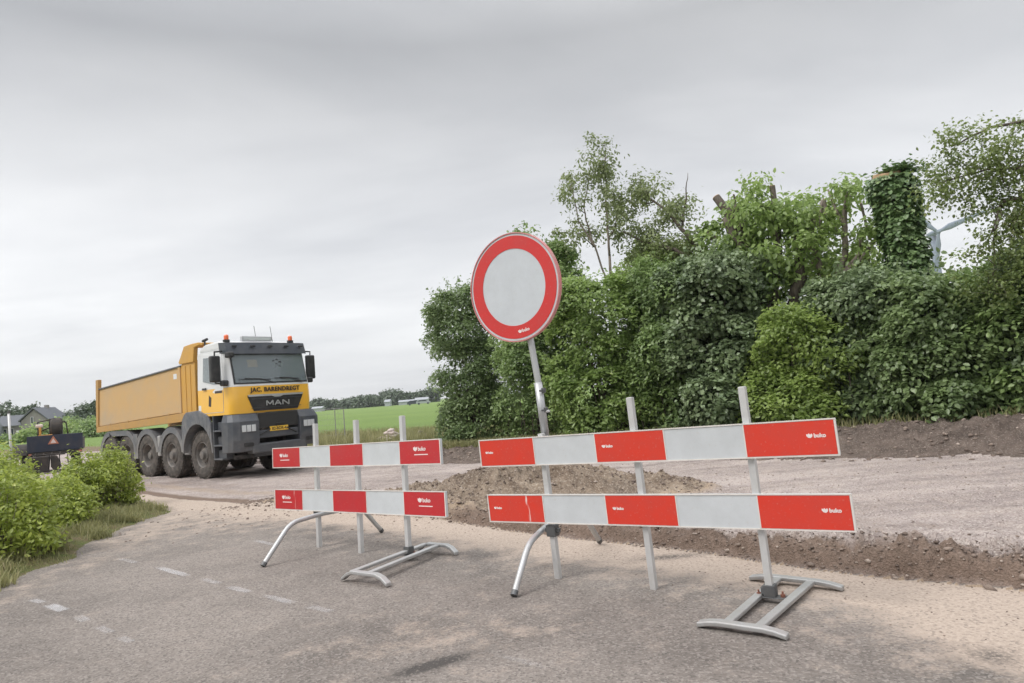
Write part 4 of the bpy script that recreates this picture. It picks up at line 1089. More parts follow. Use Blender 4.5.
        m_ = len(vs[0]); flat = [v for r_ in vs for v in r_]
        fs = [(i*m_+j, i*m_+(j+1) % m_, (i+1)*m_+(j+1) % m_, (i+1)*m_+j) for i in range(nz-1) for j in range(m_)]
        fs += [tuple(range(m_))[::-1], tuple((nz-1)*m_+j for j in range(m_))]
        mb.add(flat, fs)
        o = mb.build(name, mat, par or root, smooth=True)
        e = o.modifiers.new('e', 'EDGE_SPLIT'); e.split_angle = R(40)
        return o
    cab = cabslab('cab', 1.34, 1.90, TP['yel'])
    cabslab('upper_cab', 1.902, 2.70, TP['wht'], par=cab, nz=9)
    # roof dome
    mb = MB(); mb.prism([(.06, 2.70), (1.2, 2.70), (1.12, 2.84), (.9, 2.90), (.3, 2.88), (.08, 2.80)], 'y', cy0+.06, cy1-.06); mb.build('roof', TP['wht'], cab, bevel=.05, seg=4)
    # windshield
    def on_front(name, y0, y1, z0, z1, mat, off=.004, par=None, th=.01, inset=0, bow=True):
        ny, nz = 14, 5; vs = []; fs = []
        for i in range(nz):
            z = z0+(z1-z0)*i/(nz-1); xf = float(cabprof(z))
            ins = inset*(i/(nz-1))
            for j in range(ny):
                u = j/(ny-1); y = (y0+ins)+(y1-y0-2*ins)*u
                a, b_ = cy0, cy1; rad = .16
                if y < a+rad: xx = xf-rad+math.sqrt(max(0, rad**2-(a+rad-y)**2))
                elif y > b_-rad: xx = xf-rad+math.sqrt(max(0, rad**2-(y-b_+rad)**2))
                else: xx = xf+.035*math.sin(math.pi*(y-a-rad)/(b_-a-2*rad))
                vs.append((xx+off, y, z))
        n0 = len(vs)
        vs += [(v[0]+th, v[1], v[2]) for v in vs]
        for i in range(nz-1):
            for j in range(ny-1):
                q = i*ny+j; fs.append((q, q+1, q+ny+1, q+ny)); fs.append((n0+q, n0+q+ny, n0+q+ny+1, n0+q+1))
        for i in range(nz-1):
            for q in (i*ny, i*ny+ny-1): fs.append((q, q+ny, n0+q+ny, n0+q))
        for j in range(ny-1):
            for q in (j, (nz-1)*ny+j): fs.append((q, q+1, n0+q+1, n0+q))
        mb = MB(); mb.add(vs, fs); return mb.build(name, mat, par or cab, smooth=False)
    on_front('windshield_seal', .03, 1.77, 1.945, 2.60, TP['blk'], .001, th=.006)
    ws = on_front('windshield', .06, 1.74, 1.975, 2.58, glass, .010, th=.006)
    on_front('dashboard', .08, 1.72, 1.975, 2.07, TP['gry'], .0075, ws, th=.0015)
    on_front('yellow_paper', .38, .60, 2.30, 2.46, TP['plate'], .0075, ws, th=.0015)  # yellow sheet of paper lying behind the glass
    # dangling mascots and driver shapes seen through the glass
    mb = MB()
    for (y, z, r) in ((.98, 2.40, .05), (1.06, 2.43, .045), (1.13, 2.38, .05), (1.04, 2.33, .05), (1.10, 2.29, .045), (1.0, 2.27, .04)):
        mb.prism([(y+r*math.cos(k*1.047+.3)*(1+.3*math.sin(k*2.)), z+r*math.sin(k*1.047+.3)) for k in range(6)], 'x', 1.374-.20*(z-2.27), 1.380-.20*(z-2.27))
    mb.build('hanging_decoration', TP['blk'], ws)
    # wipers
    for (ya, yb) in ((.95, .25), (1.65, 1.05)):
        mb = MB(); xf = float(cabprof(2.0))+.055
        mb.tube([(xf, ya, 1.95), (xf-.005, (ya+yb)/2, 2.045), (xf-.01, yb, 2.06)], .011, 6); mb.tube([(xf-.01, ya-.1, 2.03), (xf-.012, yb-.12, 2.05)], .008, 6); mb.build('wiper', TP['blk'], cab)
    # sun visor with marker lamps
    mb = MB()
    pv = []
    for k in range(15):
        u = k/14; y = -.04+1.88*u; bow = .07*math.sin(math.pi*u)**.6; pv.append((1.33+bow, y))
    for k in range(14):
        (xa, ya), (xb, yb) = pv[k], pv[k+1]
        mb.add([(xa-.02, ya, 2.585), (xb-.02, yb, 2.585), (xb-.10, yb, 2.83), (xa-.10, ya, 2.83), (xa-.32, ya, 2.62), (xb-.32, yb, 2.62), (xb-.36, yb, 2.85), (xa-.36, ya, 2.85)],
               [(0,1,2,3),(3,2,6,7),(0,4,5,1),(0,3,7,4),(1,5,6,2)])
    vis = mb.build('sun_visor', TP['gry'], cab, bevel=0)
    for y in (.12, .52, .92, 1.32, 1.70):
        xx = 1.33+.07*math.sin(math.pi*(y+.04)/1.88)**.6-.045
        MB().box(xx-.01, xx+.025, y-.05, y+.05, 2.735, 2.765).build('marker_lamp', TP['blk'], vis, bevel=.004)
    # light board and beacons on the roof
    mb = MB(); mb.box(.92, 1.0, .48, 1.20, 2.90, 3.0); rb = mb.build('roof_board', TP['sil'], cab, bevel=.01)
    mb = MB(); mb.box(1.001, 1.006, .52, 1.16, 2.92, 2.98); mb.build('board_face', TP['lamp'], rb)
    for y in (.10, 1.62):
        mb = MB(); mb.lathe([(0, 0), (0, .07), (.05, .07), (.05, 0)], (1.05, y, 2.86), 'z', 16); bb = mb.build('beacon_base', TP['blk'], cab)
        mb = MB(); mb.lathe([(0, .048), (.08, .05), (.105, .036), (.112, 0)], (1.05, y, 2.91), 'z', 16); mb.build('beacon_lens', TP['org'], bb, smooth=True)
    for y in (1.0, 1.4): MB().tube([(.7, y, 2.88), (.62, y, 3.28)], .006, 5).build('aerial', TP['blk'], cab)
    mb = MB(); mb.tube([(.30, .02, 2.86), (.30, .02, 2.96)], .02, 8); mb.tube([(.22, .02, 2.97), (.40, .02, 2.99)], .03, 8); mb.build('horn', TP['blk'], cab)
    # grille
    mb = MB(); gx = lambda y: 1.44+.035*math.sin(math.pi*(y-.10)/1.6)
    def trap(y0, y1, y2, y3, z0, z1, off, th):
        vs = []; ny = 12
        for (a, b_, z) in ((y2, y3, z0), (y0, y1, z1)):
            for j in range(ny): y = a+(b_-a)*j/(ny-1); vs.append((float(cabprof(z))+.038*math.sin(math.pi*(y-.10)/1.6)+off, y, z))
        n0 = len(vs); vs += [(v[0]+th, v[1], v[2]) for v in vs]
        fs = []
        for j in range(ny-1): fs += [(j, j+1, ny+j+1, ny+j), (n0+j, n0+ny+j, n0+ny+j+1, n0+j+1), (j, n0+j, n0+j+1, j+1), (ny+j, ny+j+1, n0+ny+j+1, n0+ny+j)]
        fs += [(0, ny, n0+ny, n0), (ny-1, n0+ny-1, n0+2*ny-1, 2*ny-1)]
        return MB().add(vs, fs)
    gr = trap(.28, 1.60, .42, 1.46, 1.375, 1.685, .006, .018).build('grille', TP['blk'], cab)
    trap(.28, 1.60, .30, 1.58, 1.675, 1.715, .006, .030).build('grille_trim', TP['sil'], gr)
    for z in (1.43, 1.62): trap(.36, 1.54, .36, 1.54, z, z+.012, .024, .008).build('grille_slat', TP['gry'], gr)
    Mf = lambda x, y, z: Matrix.Translation((x, y, z)) @ Matrix.Rotation(R(90), 4, 'Z') @ Matrix.Rotation(R(90), 4, 'X')
    def stroke_text(name, glyphs, y0, z0, w, h, gap, t, x, mat, par):
        mb = MB(); cy_ = y0
        for gl in glyphs:
            for (a0, b0), (a1, b1) in gl:
                p0 = Vector((cy_+a0*w, z0+b0*h)); p1 = Vector((cy_+a1*w, z0+b1*h)); d_ = (p1-p0).normalized(); q_ = Vector((-d_.y, d_.x))*t/2
                mb.prism([tuple(p0+q_), tuple(p0-q_), tuple(p1-q_), tuple(p1+q_)], 'x', x, x+.008)
                x += .0004
            cy_ += w+gap
        return mb.build(name, mat, par)
    stroke_text('maker_lettering', [[((0, 0), (0, 1)), ((0, 1), (.5, .25)), ((.5, .25), (1, 1)), ((1, 1), (1, 0))], [((0, 0), (.5, 1)), ((.5, 1), (1, 0)), ((.2, .34), (.8, .34))], [((0, 0), (0, 1)), ((0, 1), (1, 0)), ((1, 0), (1, 1))]],
                .68, 1.475, .145, .10, .045, .024, 1.508, TP['sil'], gr)
    mb = MB(); mb.prism([(.80, 1.675), (.88, 1.645), (1.0, 1.645), (1.08, 1.675), (1.0, 1.70), (.88, 1.70)], 'x', 1.505, 1.515); mb.build('badge', TP['sil'], gr, bevel=.004)
    text('owner_lettering', 'JAC. BARENDREGT', .125, TP['txt'], cab, Mf(1.478, .93, 1.775), .004, 1.0, .005, 'CENTER', 1.12)
    for (y, s_) in ((.10, 1), (1.72, -1)):
        mb = MB(); xx = 1.365; mb.prism([(y-.045*s_, 1.72), (y, 1.72), (y+.075*s_, 1.46), (y+.03*s_, 1.44)], 'x', 1.25, xx+.055 if True else xx); mb.build('air_slot', TP['blk'], cab, bevel=.005)
    # lower front: bumper
    def bump_corner(y0, y1, name='bumper_corner'):
        left = y0 < .5
        yo, yi = (y0, y1) if left else (y1, y0); s_ = 1 if left else -1
        prof = [(1.08, yo+.0*s_), (1.34, yo), (1.46, yo+.05*s_), (1.53, yo+.16*s_), (1.56, yi-.04*s_), (1.56, yi), (.9, yi), (1.08, yo+.1*s_)]
        mb = MB()
        lo = [(p[0]-(.04 if p[0] > 1.3 else 0), p[1]) for p in prof]; md = prof; hi = [(p[0]-(.10 if p[0] > 1.3 else 0), p[1]+(.05*s_ if abs(p[1]-yo) < .2 else 0)) for p in prof]
        n = len(prof); vs = [(p[0], p[1], .56) for p in lo]+[(p[0], p[1], .80) for p in md]+[(p[0], p[1], 1.18) for p in md]+[(p[0], p[1], 1.335) for p in hi]
        fs = [(i*n+j, i*n+(j+1) % n, (i+1)*n+(j+1) % n, (i+1)*n+j) for i in range(3) for j in range(n)]
        fs += [tuple(range(n))[::-1], tuple(3*n+j for j in range(n))]
        mb.add(vs, fs); return mb.build(name, TP['gry'], root, bevel=.02, seg=3)
    cl = bump_corner(-.12, .46); cr = bump_corner(1.42, 2.0)
    for par, (y0, y1) in ((cl, (.07, .38)), (cr, (1.50, 1.81))):
        ym = (y0+y1)/2
        xa, xb = (1.528, 1.566) if y0 < .5 else (1.566, 1.528)
        mb = MB(); mb.add([(xa+.004, y0, .94), (xb+.008, y1, .94), (xb+.008, y1, 1.12), (xa+.004, y0, 1.12), (xa-.05, y0, .94), (xb-.05, y1, .94), (xb-.05, y1, 1.12), (xa-.05, y0, 1.12)],
                          [(0,1,2,3),(4,7,6,5),(0,4,5,1),(3,2,6,7),(0,3,7,4),(1,5,6,2)])
        hl = mb.build('headlight', TP['gry'], par, bevel=.01)
        for q in range(3):
            yy_ = y0+.055+q*(y1-y0-.11)/2; xx_ = xa+(xb-xa)*(yy_-y0)/(y1-y0)+.012
            mb = MB(); mb.box(xx_-.02, xx_+.004, yy_-.044, yy_+.044, .965, 1.10); mb.build('lens', TP['lamp'], hl, bevel=.006)
        MB().box(xa+.0, xa+.012, y0+.05, y1-.05, .66, .74).build('fog_lamp', TP['blk'], par, bevel=.004)
    mb = MB(); mb.box(1.30, 1.50, .462, 1.418, 1.02, 1.33); mb.build('radiator_mesh', mesh_m, root, bevel=.006)
    mb = MB(); mb.box(1.34, 1.50, .462, 1.418, .80, .965); bm_ = mb.build('bumper_beam', TP['gry'], root, bevel=.02)
    mb = MB(); mb.box(1.30, 1.54, .30, 1.58, .50, .70); mb.box(1.0, 1.3, .5, 1.4, .42, .6); mb.build('lower_bumper', TP['gry'], root, bevel=.03)
    mb = MB(); mb.box(1.505, 1.515, .72, 1.16, .93, 1.03); npl = mb.build('number_plate', TP['plate'], bm_, bevel=.003)
    text('plate_lettering', '82-BDR-4', .085, TP['txt'], npl, Mf(1.516, .94, .952), .001, 1.0, .002, 'CENTER')
    mb = MB()
    for s_ in (1, -1): mb.tube([(1.50, YC-s_*.44, .86), (1.53, YC-s_*.2, .98)], .014, 6)
    mb.tube([(1.52, YC-.05, 1.03), (1.54, YC-.05, 1.09), (1.54, YC+.14, 1.09)], .012, 6); mb.build('tow_bar', TP['blk'], bm_)
    # under-run guard, tow eye
    MB().box(1.1, 1.2, .1, 1.75, .40, .50).build('underrun_bar', TP['chs'], root, bevel=.02)
    # --- cab side: fender, steps, door, windows
    for (yo, s_) in ((-.10, 1), (1.94, -1)):
        pr = []; arc = []
        for k in range(13):
            a = R(180-180*k/12); arc.append((.0+.62*math.cos(a), WR+.05+.62*math.sin(a)))
        outer = [(-.66, WR+.05), (-.68, 1.25), (-.50, 1.46), (.15, 1.48), (.60, 1.30), (.66, WR+.05)]
        mb = MB()
        # arch plate built as strips between outer outline and the wheel arc
        def outl(k):
            t = k/12*5; i = min(4, int(t)); f = t-i; a, b_ = outer[i], outer[i+1]; return (a[0]+(b_[0]-a[0])*f, a[1]+(b_[1]-a[1])*f)
        ya, yb = (yo, yo+.05) if s_ > 0 else (yo-.05, yo)
        for k in range(12): mb.prism([arc[k], arc[k+1], outl(k+1), outl(k)], 'y', ya, yb)
        yt0, yt1 = (yo+.05, yo+.45) if s_ > 0 else (yo-.45, yo-.05)
        for k in range(12):
            a, b_ = arc[k], arc[k+1]; mb.prism([a, b_, (b_[0]*1.03, b_[1]+.03), (a[0]*1.03, a[1]+.03)], 'y', yt0, yt1)
        mb.box(-.50, .15, yt0, yt1, 1.35, 1.46)
        mb.build('fender', TP['fend'], root, bevel=.01)
        for z in (.42, .70, 1.0):
            w0, w1 = (yo-.0, yo+.28) if s_ > 0 else (yo-.28, yo)
            mb = MB(); mb.box(.70, 1.05, w0, w1, z, z+.035); mb.box(.72, 1.03, w0+.1, w1, z+.035, z+.20); mb.build('step', TP['gry'], root, bevel=.008)
        mb = MB(); w0, w1 = (yo+.02, yo+.25) if s_ > 0 else (yo-.25, yo-.02); mb.box(.66, .70, w0, w1, .42, 1.34); mb.build('step_panel', TP['gry'], root, bevel=.01)
    for s_ in (1, -1):
        def yy(off, z):
            tp = .035*max(0, (z-1.9)/.9); return (cy0+tp-off) if s_ > 0 else (cy1-tp+off)
        def sidepoly(name, poly, mat, off0, off1, par, bevel=0):
            n = len(poly); vs = [(p[0], yy(off0, p[1]), p[1]) for p in poly]+[(p[0], yy(off1, p[1]), p[1]) for p in poly]
            fs = [tuple(range(n)), tuple(range(n, 2*n))[::-1]]+[(i, (i+1) % n, n+(i+1) % n, n+i) for i in range(n)]
            return MB().add(vs, fs).build(name, mat, par, bevel=bevel)
        door = sidepoly('door', [(.24, 1.40), (1.12, 1.40), (1.14, 2.0), (1.08, 2.62), (.26, 2.66)], TP['wht'], -.002, .007, cab)
        sidepoly('yellow_stripe', [(.245, 1.41), (1.115, 1.41), (1.13, 1.86), (.8, 1.80), (.6, 1.86), (.245, 1.83)], TP['yel'], .0072, .0095, door)
        sidepoly('decal', [(.52, 1.55), (.62, 1.53), (.65, 1.72), (.55, 1.78)], TP['txt'], .0097, .012, door)
        sidepoly('side_window', [(.30, 2.08), (.78, 1.99), (1.08, 1.99), (1.02, 2.56), (.32, 2.58)], glass, .0075, .013, door)
        sidepoly('door_handle', [(.30, 1.90), (.45, 1.90), (.45, 1.94), (.30, 1.94)], TP['blk'], .010, .03, door)
        sidepoly('side_text_strip', [(.80, 1.80), (1.10, 1.80), (1.10, 1.85), (.80, 1.85)], TP['txt'], .0097, .011, door)
        sidepoly('rear_trim', [(.07, 1.36), (.18, 1.36), (.18, 2.68), (.07, 2.68)], TP['wht'], -.002, .005, cab)
        # mirrors
        yo = -.34 if s_ > 0 else 2.14; yi = yy(0, 2.4)
        mb = MB(); mb.box(1.10, 1.22, min(yo, yo+.20*s_), max(yo, yo+.20*s_), 2.02, 2.56); mi = mb.build('mirror', TP['blk'], root, bevel=.03, seg=3)
        mb = MB(); mb.tube([(1.10, yi, 2.66), (1.18, yo+.1*s_, 2.64), (1.17, yo+.1*s_, 2.5)], .018, 8); mb.tube([(1.10, yi, 1.98), (1.18, yo+.1*s_, 2.0), (1.17, yo+.1*s_, 2.1)], .018, 8); mb.build('mirror_arm', TP['blk'], mi)
        mb = MB(); mb.box(1.20, 1.34, min(yi, yi-.14*s_), max(yi, yi-.14*s_), 1.93, 2.05); mb.build('kerb_mirror', TP['blk'], mi, bevel=.03, seg=3)
    mb = MB(); mb.box(1.30, 1.46, -.10, .04, 2.50, 2.62); mb.build('front_mirror', TP['blk'], root, bevel=.03, seg=3)
    # exhaust / intake between cab and body
    mb = MB(); mb.box(-.12, .05, .1, .6, 1.4, 2.4); mb.build('air_intake', TP['chs'], root, bevel=.02)
truck()

# ------------------------------------------------------------------ dark trailer with machine, far left
def trailer():
    navy = paint('navy_board', (.018, .028, .055), .55, 0, .4, (.10, .08, .07), 3)
    dk = paint('dark_steel', (.035, .033, .032), .7, .2, .6, (.12, .09, .07), 5)
    org = paint('orange_paint', (.62, .30, .06), .5, 0, .3, (.3, .18, .08), 5)
    wh = paint('pale_reflector', (.75, .62, .58), .5, 0, .2, (.5, .3, .3), 5)
    rd = paint('reflector_red', (.50, .20, .12), .5, 0, .2, (.4, .1, .1), 5)
    ty = paint('trailer_tyre', (.035, .033, .032), .9, 0, .6, (.14, .12, .10), 9, bmp=.3)
    x, y = -14.35, 21.2; root = empty('work_trailer', (x, y, hz(x, y)-.05), (0, 0, R(31)), 'dark blue low trailer carrying a reel and orange frame, standing behind the verge shrubs', 'trailer'); root.scale = (.96, .96, 1.0)
    MB().box(-.72, .78, -.03, .03, .70, 1.20).build('tailboard', navy, root, bevel=.01)
    mb = MB(); mb.box(-.72, .78, .03, 2.4, .68, .75); mb.box(-.72, -.66, .03, 2.4, .75, 1.05); mb.box(.72, .78, .03, 2.4, .75, 1.05); mb.build('bed', dk, root, bevel=.01)
    mb = MB(); mb.box(-.5, -.4, 0, 2.3, .5, .68); mb.box(.4, .5, 0, 2.3, .5, .68); mb.box(-.7, .75, -.06, .02, .60, .69); mb.build('chassis', dk, root)
    for (wx, wy) in ((-.95, .9), (.42, .9), (-.95, 1.7), (.42, 1.7)):
        mb = MB(); mb.lathe([(0, .12), (0, .34), (.03, .38), (.2, .38), (.23, .34), (.23, .12)], (wy and wx, wy, .42), 'x', 28); w = mb.build('wheel', ty, root, smooth=False)
        MB().lathe([(-.002, 0), (.0, .2), (.03, .22), (.2, .2), (.2, 0)], (wx, wy, .42), 'x', 20).build('rim', wh if wx < 0 else dk, w)
    mb = MB()
    for i in range(10):
        a0, a1 = R(20+i*14), R(20+(i+1)*14)
        mb.prism([(.9+.52*math.cos(a0), .45+.52*math.sin(a0)), (.9+.52*math.cos(a1), .45+.52*math.sin(a1)), (.9+.49*math.cos(a1), .45+.49*math.sin(a1)), (.9+.49*math.cos(a0), .45+.49*math.sin(a0))], 'x', -1.16, -.76)
    # prism along x uses (y,z) profile
    mb.build('mudguard', dk, root)
    mb = MB(); mb.prism([(-.17, .92), (.13, .92), (-.02, 1.17)], 'y', -.05, -.032); tr = mb.build('warning_triangle', rd, root)
    mb = MB(); mb.prism([(-.10, .95), (.06, .95), (-.02, 1.09)], 'y', -.056, -.0505); mb.build('triangle_centre', wh, tr)
    # reel, engine and guard on top
    mb = MB(); mb.lathe([(0, .10), (0, .30), (.05, .34), (.28, .34), (.33, .30), (.33, .10)], (-.12, .5, 1.38), 'x', 28); mb.build('reel', dk, root, smooth=False)
    mb = MB()
    for a in range(0, 360, 45): mb.tube([(-.14, .5, 1.38), (-.14, .5+.32*math.cos(R(a)), 1.38+.32*math.sin(R(a)))], .014, 5)
    mb.tube([(-.45, .4, 1.2), (-.45, .4, 1.62), (.0, .4, 1.70), (.32, .4, 1.55), (.36, .4, 1.2)], .02, 6); mb.tube([(-.45, .2, 1.3), (.3, .25, 1.6)], .02, 6); mb.build('reel_guard', dk, root)
    mb = MB(); mb.box(-.42, -.05, .04, .3, 1.10, 1.22); mb.box(-.40, -.34, .04, .10, 1.22, 1.45); mb.build('engine_frame', org, root, bevel=.01)
    MB().box(-.50, -.30, .2, .3, 1.45, 1.55).build('work_lamp', wh, root, bevel=.03)
    # drawn tool behind: hopper, chains, hitch
    mb = MB(); mb.prism([(-.75, .58), (-.10, .58), (-.14, .12), (-.55, .08), (-.70, .3)], 'y', -.55, -.10); mb.prism([(-.08, .60), (.08, .56), (.20, .20), (.02, .10), (-.08, .25)], 'y', -.50, -.12)
    mb.build('digging_bucket', dk, root, bevel=.02)
    mb = MB()
    for q in range(5): mb.tube([(-.5+q*.22, -.1, .66), (-.52+q*.22, -.3, .5), (-.5+q*.22, -.32, .3)], .018, 5)
    mb.tube([(-.6, -.25, .62), (.3, -.25, .60)], .025, 6); mb.build('hose', dk, root)
    # rear lamps
    for q in (-.64, .70): MB().box(q-.04, q+.04, -.07, -.055, .62, .67).build('tail_lamp', rd, root)
trailer()

# ------------------------------------------------------------------ small things near the field
def fence():
    fm = paint('fence_wire', (.33, .33, .32), .6, .4, .3, (.2, .18, .15), 9)
    x0, y0 = -8.6, 24.6; x1, y1 = -6.3, 24.9
    root = empty('mesh_fence', (x0, y0, hz(x0, y0)), (0, 0, 0), 'thin see-through wire mesh site fence between the truck and the field', 'fence')
    O = Vector(root.location)
    mb = MB()
    for x, y in ((x0, y0), (-6.62, 24.88)): 
        MB().tube([(x-O.x, y-O.y, 0), (x-O.x, y-O.y, 1.28)], .014, 6).build('post', fm, root)
    MB().tube([(x1-O.x, y1-O.y, 0), (x1-O.x, y1-O.y, 1.2)], .018, 6).build('post', fm, root)
    for k in range(7): z = .12+k*.19; mb.tube([(0, 0, z), (x1-O.x, y1-O.y, z)], .003 if k < 6 else .008, 4)
    for k in range(24): t = k/24; mb.tube([((x1-O.x)*t, (y1-O.y)*t, .05), ((x1-O.x)*t, (y1-O.y)*t, 1.25)], .0018, 3)
    mb.build('wire_mesh', fm, root)
fence()
x, y = -3.12, 21.8
o = MB().box(-.07, .07, -.05, .05, -.1, .34, ).box(.09, .16, -.04, .04, -.1, .26).build('wooden_post', BK2, None, bevel=.01); o.location = (x, y, hz(x, y)); tag(o, 'short weathered wooden stub beside the left end of the hedge', 'post')
x, y = -4.05, 21.6
_pts = []; _s = []
for i in range(60):
    a, q = random.uniform(0, 6.28), abs(random.gauss(0, .33)); _pts.append((x+q*math.cos(a), y+.5*q*math.sin(a), hz(x, y)+.05+max(0, .36-q*.8)*random.random()+.05)); _s.append(random.uniform(.06, .15))
m, nt, b = newmat('pale_rubble'); b.inputs['Roughness'].default_value = .9
nt.links.new(mix(nt, nd(nt, 'ShaderNodeAttribute', attribute_name='tint').outputs['Fac'], (.42, .32, .29), (.60, .53, .50)), b.inputs['Base Color'])
o = stones('rubble_heap', np.array(_pts), np.array(_s), m, 9); tag(o, 'small heap of pale pinkish rubble at the edge of the green field', 'rubble heap', kind='stuff')
root = empty('marker_pole', (-12.62, 17.08, hz(-12.62, 17.08)), (0, 0, 0), 'thin pale leaning pole in the grass at the left edge of the picture', 'pole')
MB().tube([(0, 0, 0), (-.06, 0, 1.78)], .028, 10).build('pole', M['alu'], root, smooth=True)
MB().tube([(-.0585, 0, 1.74), (-.0605, 0, 1.80)], .034, 10).build('cap', M['clamp'], root)

# ------------------------------------------------------------------ far background
def far_tree(name, x, y, r, h, seed, label, group, mat='far', n=260, size=.5, trunkh=.25, wide=1.0):
    rr = np.random.default_rng(seed); root = empty(name, (x, y, 0), (0, 0, 0), label, 'tree', group)
    bl = []
    for i in range(9):
        u = rr.random(); a = rr.uniform(0, 6.28); q = r*.55*rr.random()*wide
        zc = h*(trunkh+(.92-trunkh)*u); rad = r*(.62-.3*abs(u-.4))
        bl.append(((q*math.cos(a), q*math.sin(a), min(zc, h-rad*.7)), (rad*wide, rad*wide, rad*.8)))
    P, D = blob_points(bl, n, 12, r*.12, rr, .2)
    k = P[:, 2] > 0; leafcloud('crown', P[k], D[k], size*rr.uniform(.6, 1.3, k.sum()), LM[mat], root, .2, .7, seed)
    MB().tube([(0, 0, -.3), (0, 0, h*.4), (.1, 0, h*.8)], [r*.1, r*.07, r*.02], 7).build('trunk', BK, root)
    return root
GF = 'far trees behind the field'; k = 0
def at(u, v_h, dist):
    """x for an image column at a distance (plain trigonometry on the tilted horizon is close enough)"""
    return (u-512)/683*dist
rr0 = random.Random(5)
# (pixel column, height m, radius m, distance)
LBL = {'r': ['low dark tree of the far tree line beyond the green field'], 'l': ['tree of the row beyond the house at the far left']}
u = 308
TL = [(306, 4.2, 5), (314, 6.4, 4), (321, 5.2, 5), (330, 5.0, 5), (340, 4.6, 5), (349, 5.6, 5), (358, 5.6, 5), (365, 5.4, 4), (369, 6.6, 2.6), (375, 4.6, 4), (384, 8.6, 5.6), (391, 7.0, 5), (403, 5.2, 4), (410, 5.6, 4), (418, 5.6, 5), (427, 7, 5)]
for i, (u, h, r) in enumerate(TL):
    d = 300+rr0.uniform(-10, 20)
    lab = 'low dark tree in the far tree line beyond the green field'
    if h > 8: lab = 'tallest round tree of the far tree line, right of its middle'
    far_tree('distant_tree', at(u, 0, d), d, r, h*.82, 300+i, lab, GF, n=150, size=.9, trunkh=.1, wide=1.15)
HL = [(-3, 6.6, 2.6, 95), (6, 5.2, 2.4, 98), (13, 6.0, 1.5, 100), (20, 6.5, 1.1, 100), (24, 6.2, 1.3, 101), (30, 6.7, 1.3, 100), (36, 5.4, 1.6, 100), (43, 5.0, 1.5, 102)]
for i, (u, h, r, d) in enumerate(HL):
    far_tree('distant_tree', at(u, 0, d), d, r, h-1.0, 340+i, 'dark tree rising behind the grey house at the far left', 'trees behind the grey house', n=150, size=.35, trunkh=.15)
ML = [(83, 5.0, 2.0, 92, 'round dark tree just left of the truck\'s rear end'), (93, 6.0, 1.6, 90, 'taller narrow tree partly hidden by the truck\'s rear end')]
for i, (u, h, r, d, lab) in enumerate(ML): far_tree('distant_tree', at(u, 0, d), d, r, h-.6, 360+i, lab, None, n=170, size=.32, trunkh=.12)
for i, (u, h, r, d) in enumerate([(50, 1.9, 3, 84), (60, 2.3, 2.6, 86), (68, 2.3, 2.4, 85), (75, 1.8, 2.4, 82), (86, 1.7, 2.6, 80), (96, 2.0, 2.6, 82), (22, 1.2, 1.5, 80), (36, 1.6, 1.4, 82), (3, .9, 1.6, 80), (106, 2.0, 2.6, 82)]):
    far_tree('distant_bush', at(u, 0, d), d, r, h, 380+i, 'low bush in the row of far bushes between the house and the truck' if u > 40 else 'low bush in front of the grey house', 'far low bushes', mat='mid' if i % 3 else 'light', n=110, size=.3, trunkh=.1)
for i, (u, h) in enumerate([(56, 5), (66, 4.6), (75, 5), (84, 4.5)]):
    far_tree('distant_tree', at(u, 0, 230), 230, 7, h+.8, 395+i, 'hazy distant tree on the horizon between the house and the truck', 'hazy horizon trees', n=120, size=.9, trunkh=.1, wide=1.3)

def house():
    rf = paint('slate_roof', (.13, .14, .16), .8, 0, .3, (.2, .2, .2), 3); wl = paint('grey_wall', (.30, .28, .27), .85, 0, .3, (.2, .18, .16), 2)
    wt = paint('white_trim', (.7, .7, .7), .6, 0, .2, (.5, .5, .5), 2); gl = paint('dark_pane', (.05, .06, .07), .2, 0, .1, (.1, .1, .1), 2)
    root = empty('farm_house', (-64.3, 90, 0), (0, 0, R(8)), 'grey house with slate gabled roof at the far left', 'house')
    wb = MB().box(-2.6, 1.3, -1.5, 3, 0, 2.2).build('wall', wl, root)
    MB().prism([(-1.9, 2.15), (3.4, 2.15), (2.6, 3.5), (-.6, 3.5)], 'x', -2.9, 1.4).build('roof', rf, root)
    MB().prism([(.2, 0), (3.2, 0), (3.2, 2.7), (1.7, 4.0), (.2, 2.7)], 'y', -1.9, 3.2).build('gable', wl, root)
    mb = MB()
    for s_ in (1, -1): mb.prism([(1.7, 4.15), (1.7+s_*1.8, 2.55), (1.7+s_*1.8, 2.7), (1.7, 4.3)], 'y', -2.1, 3.4)
    mb.build('gable_roof', rf, root)
    f = MB().box(1.35, 1.65, -1.96, -1.9, 2.2, 3.1).build('window', wt, root); MB().box(1.4, 1.6, -1.97, -1.961, 2.25, 3.05).build('pane', gl, f)
    f = MB().box(-.4, .6, -1.95, -1.5, 0, 1.5).build('porch', wt, root)
    for xx in (-2.2, -1.4): f = MB().box(xx, xx+.5, -1.55, -1.5, .9, 1.8).build('window', wt, root); MB().box(xx+.05, xx+.45, -1.56, -1.551, .95, 1.75).build('pane', gl, f)
    MB().box(1.5, 1.9, 1.0, 1.5, 3.8, 4.6).build('chimney', wl, root)
    root = empty('long_barn', (-69.6, 86, 0), (0, 0, R(4)), 'long low grey barn roof left of the house, cut by the picture edge', 'barn')
    gr = paint('pale_roof', (.30, .32, .35), .7, 0, .3, (.35, .35, .35), 2)
    MB().box(-6, 3.4, -2, 3, 0, .9).build('wall', wl, root)
    MB().prism([(-2.4, .8), (3.2, .8), (1, 2.9), (-.2, 2.9)], 'x', -6.5, 3.6).build('roof', gr, root)
    MB().box(2.2, 3.0, -2.03, -2, 0, .8).build('door', wt, root)
house()
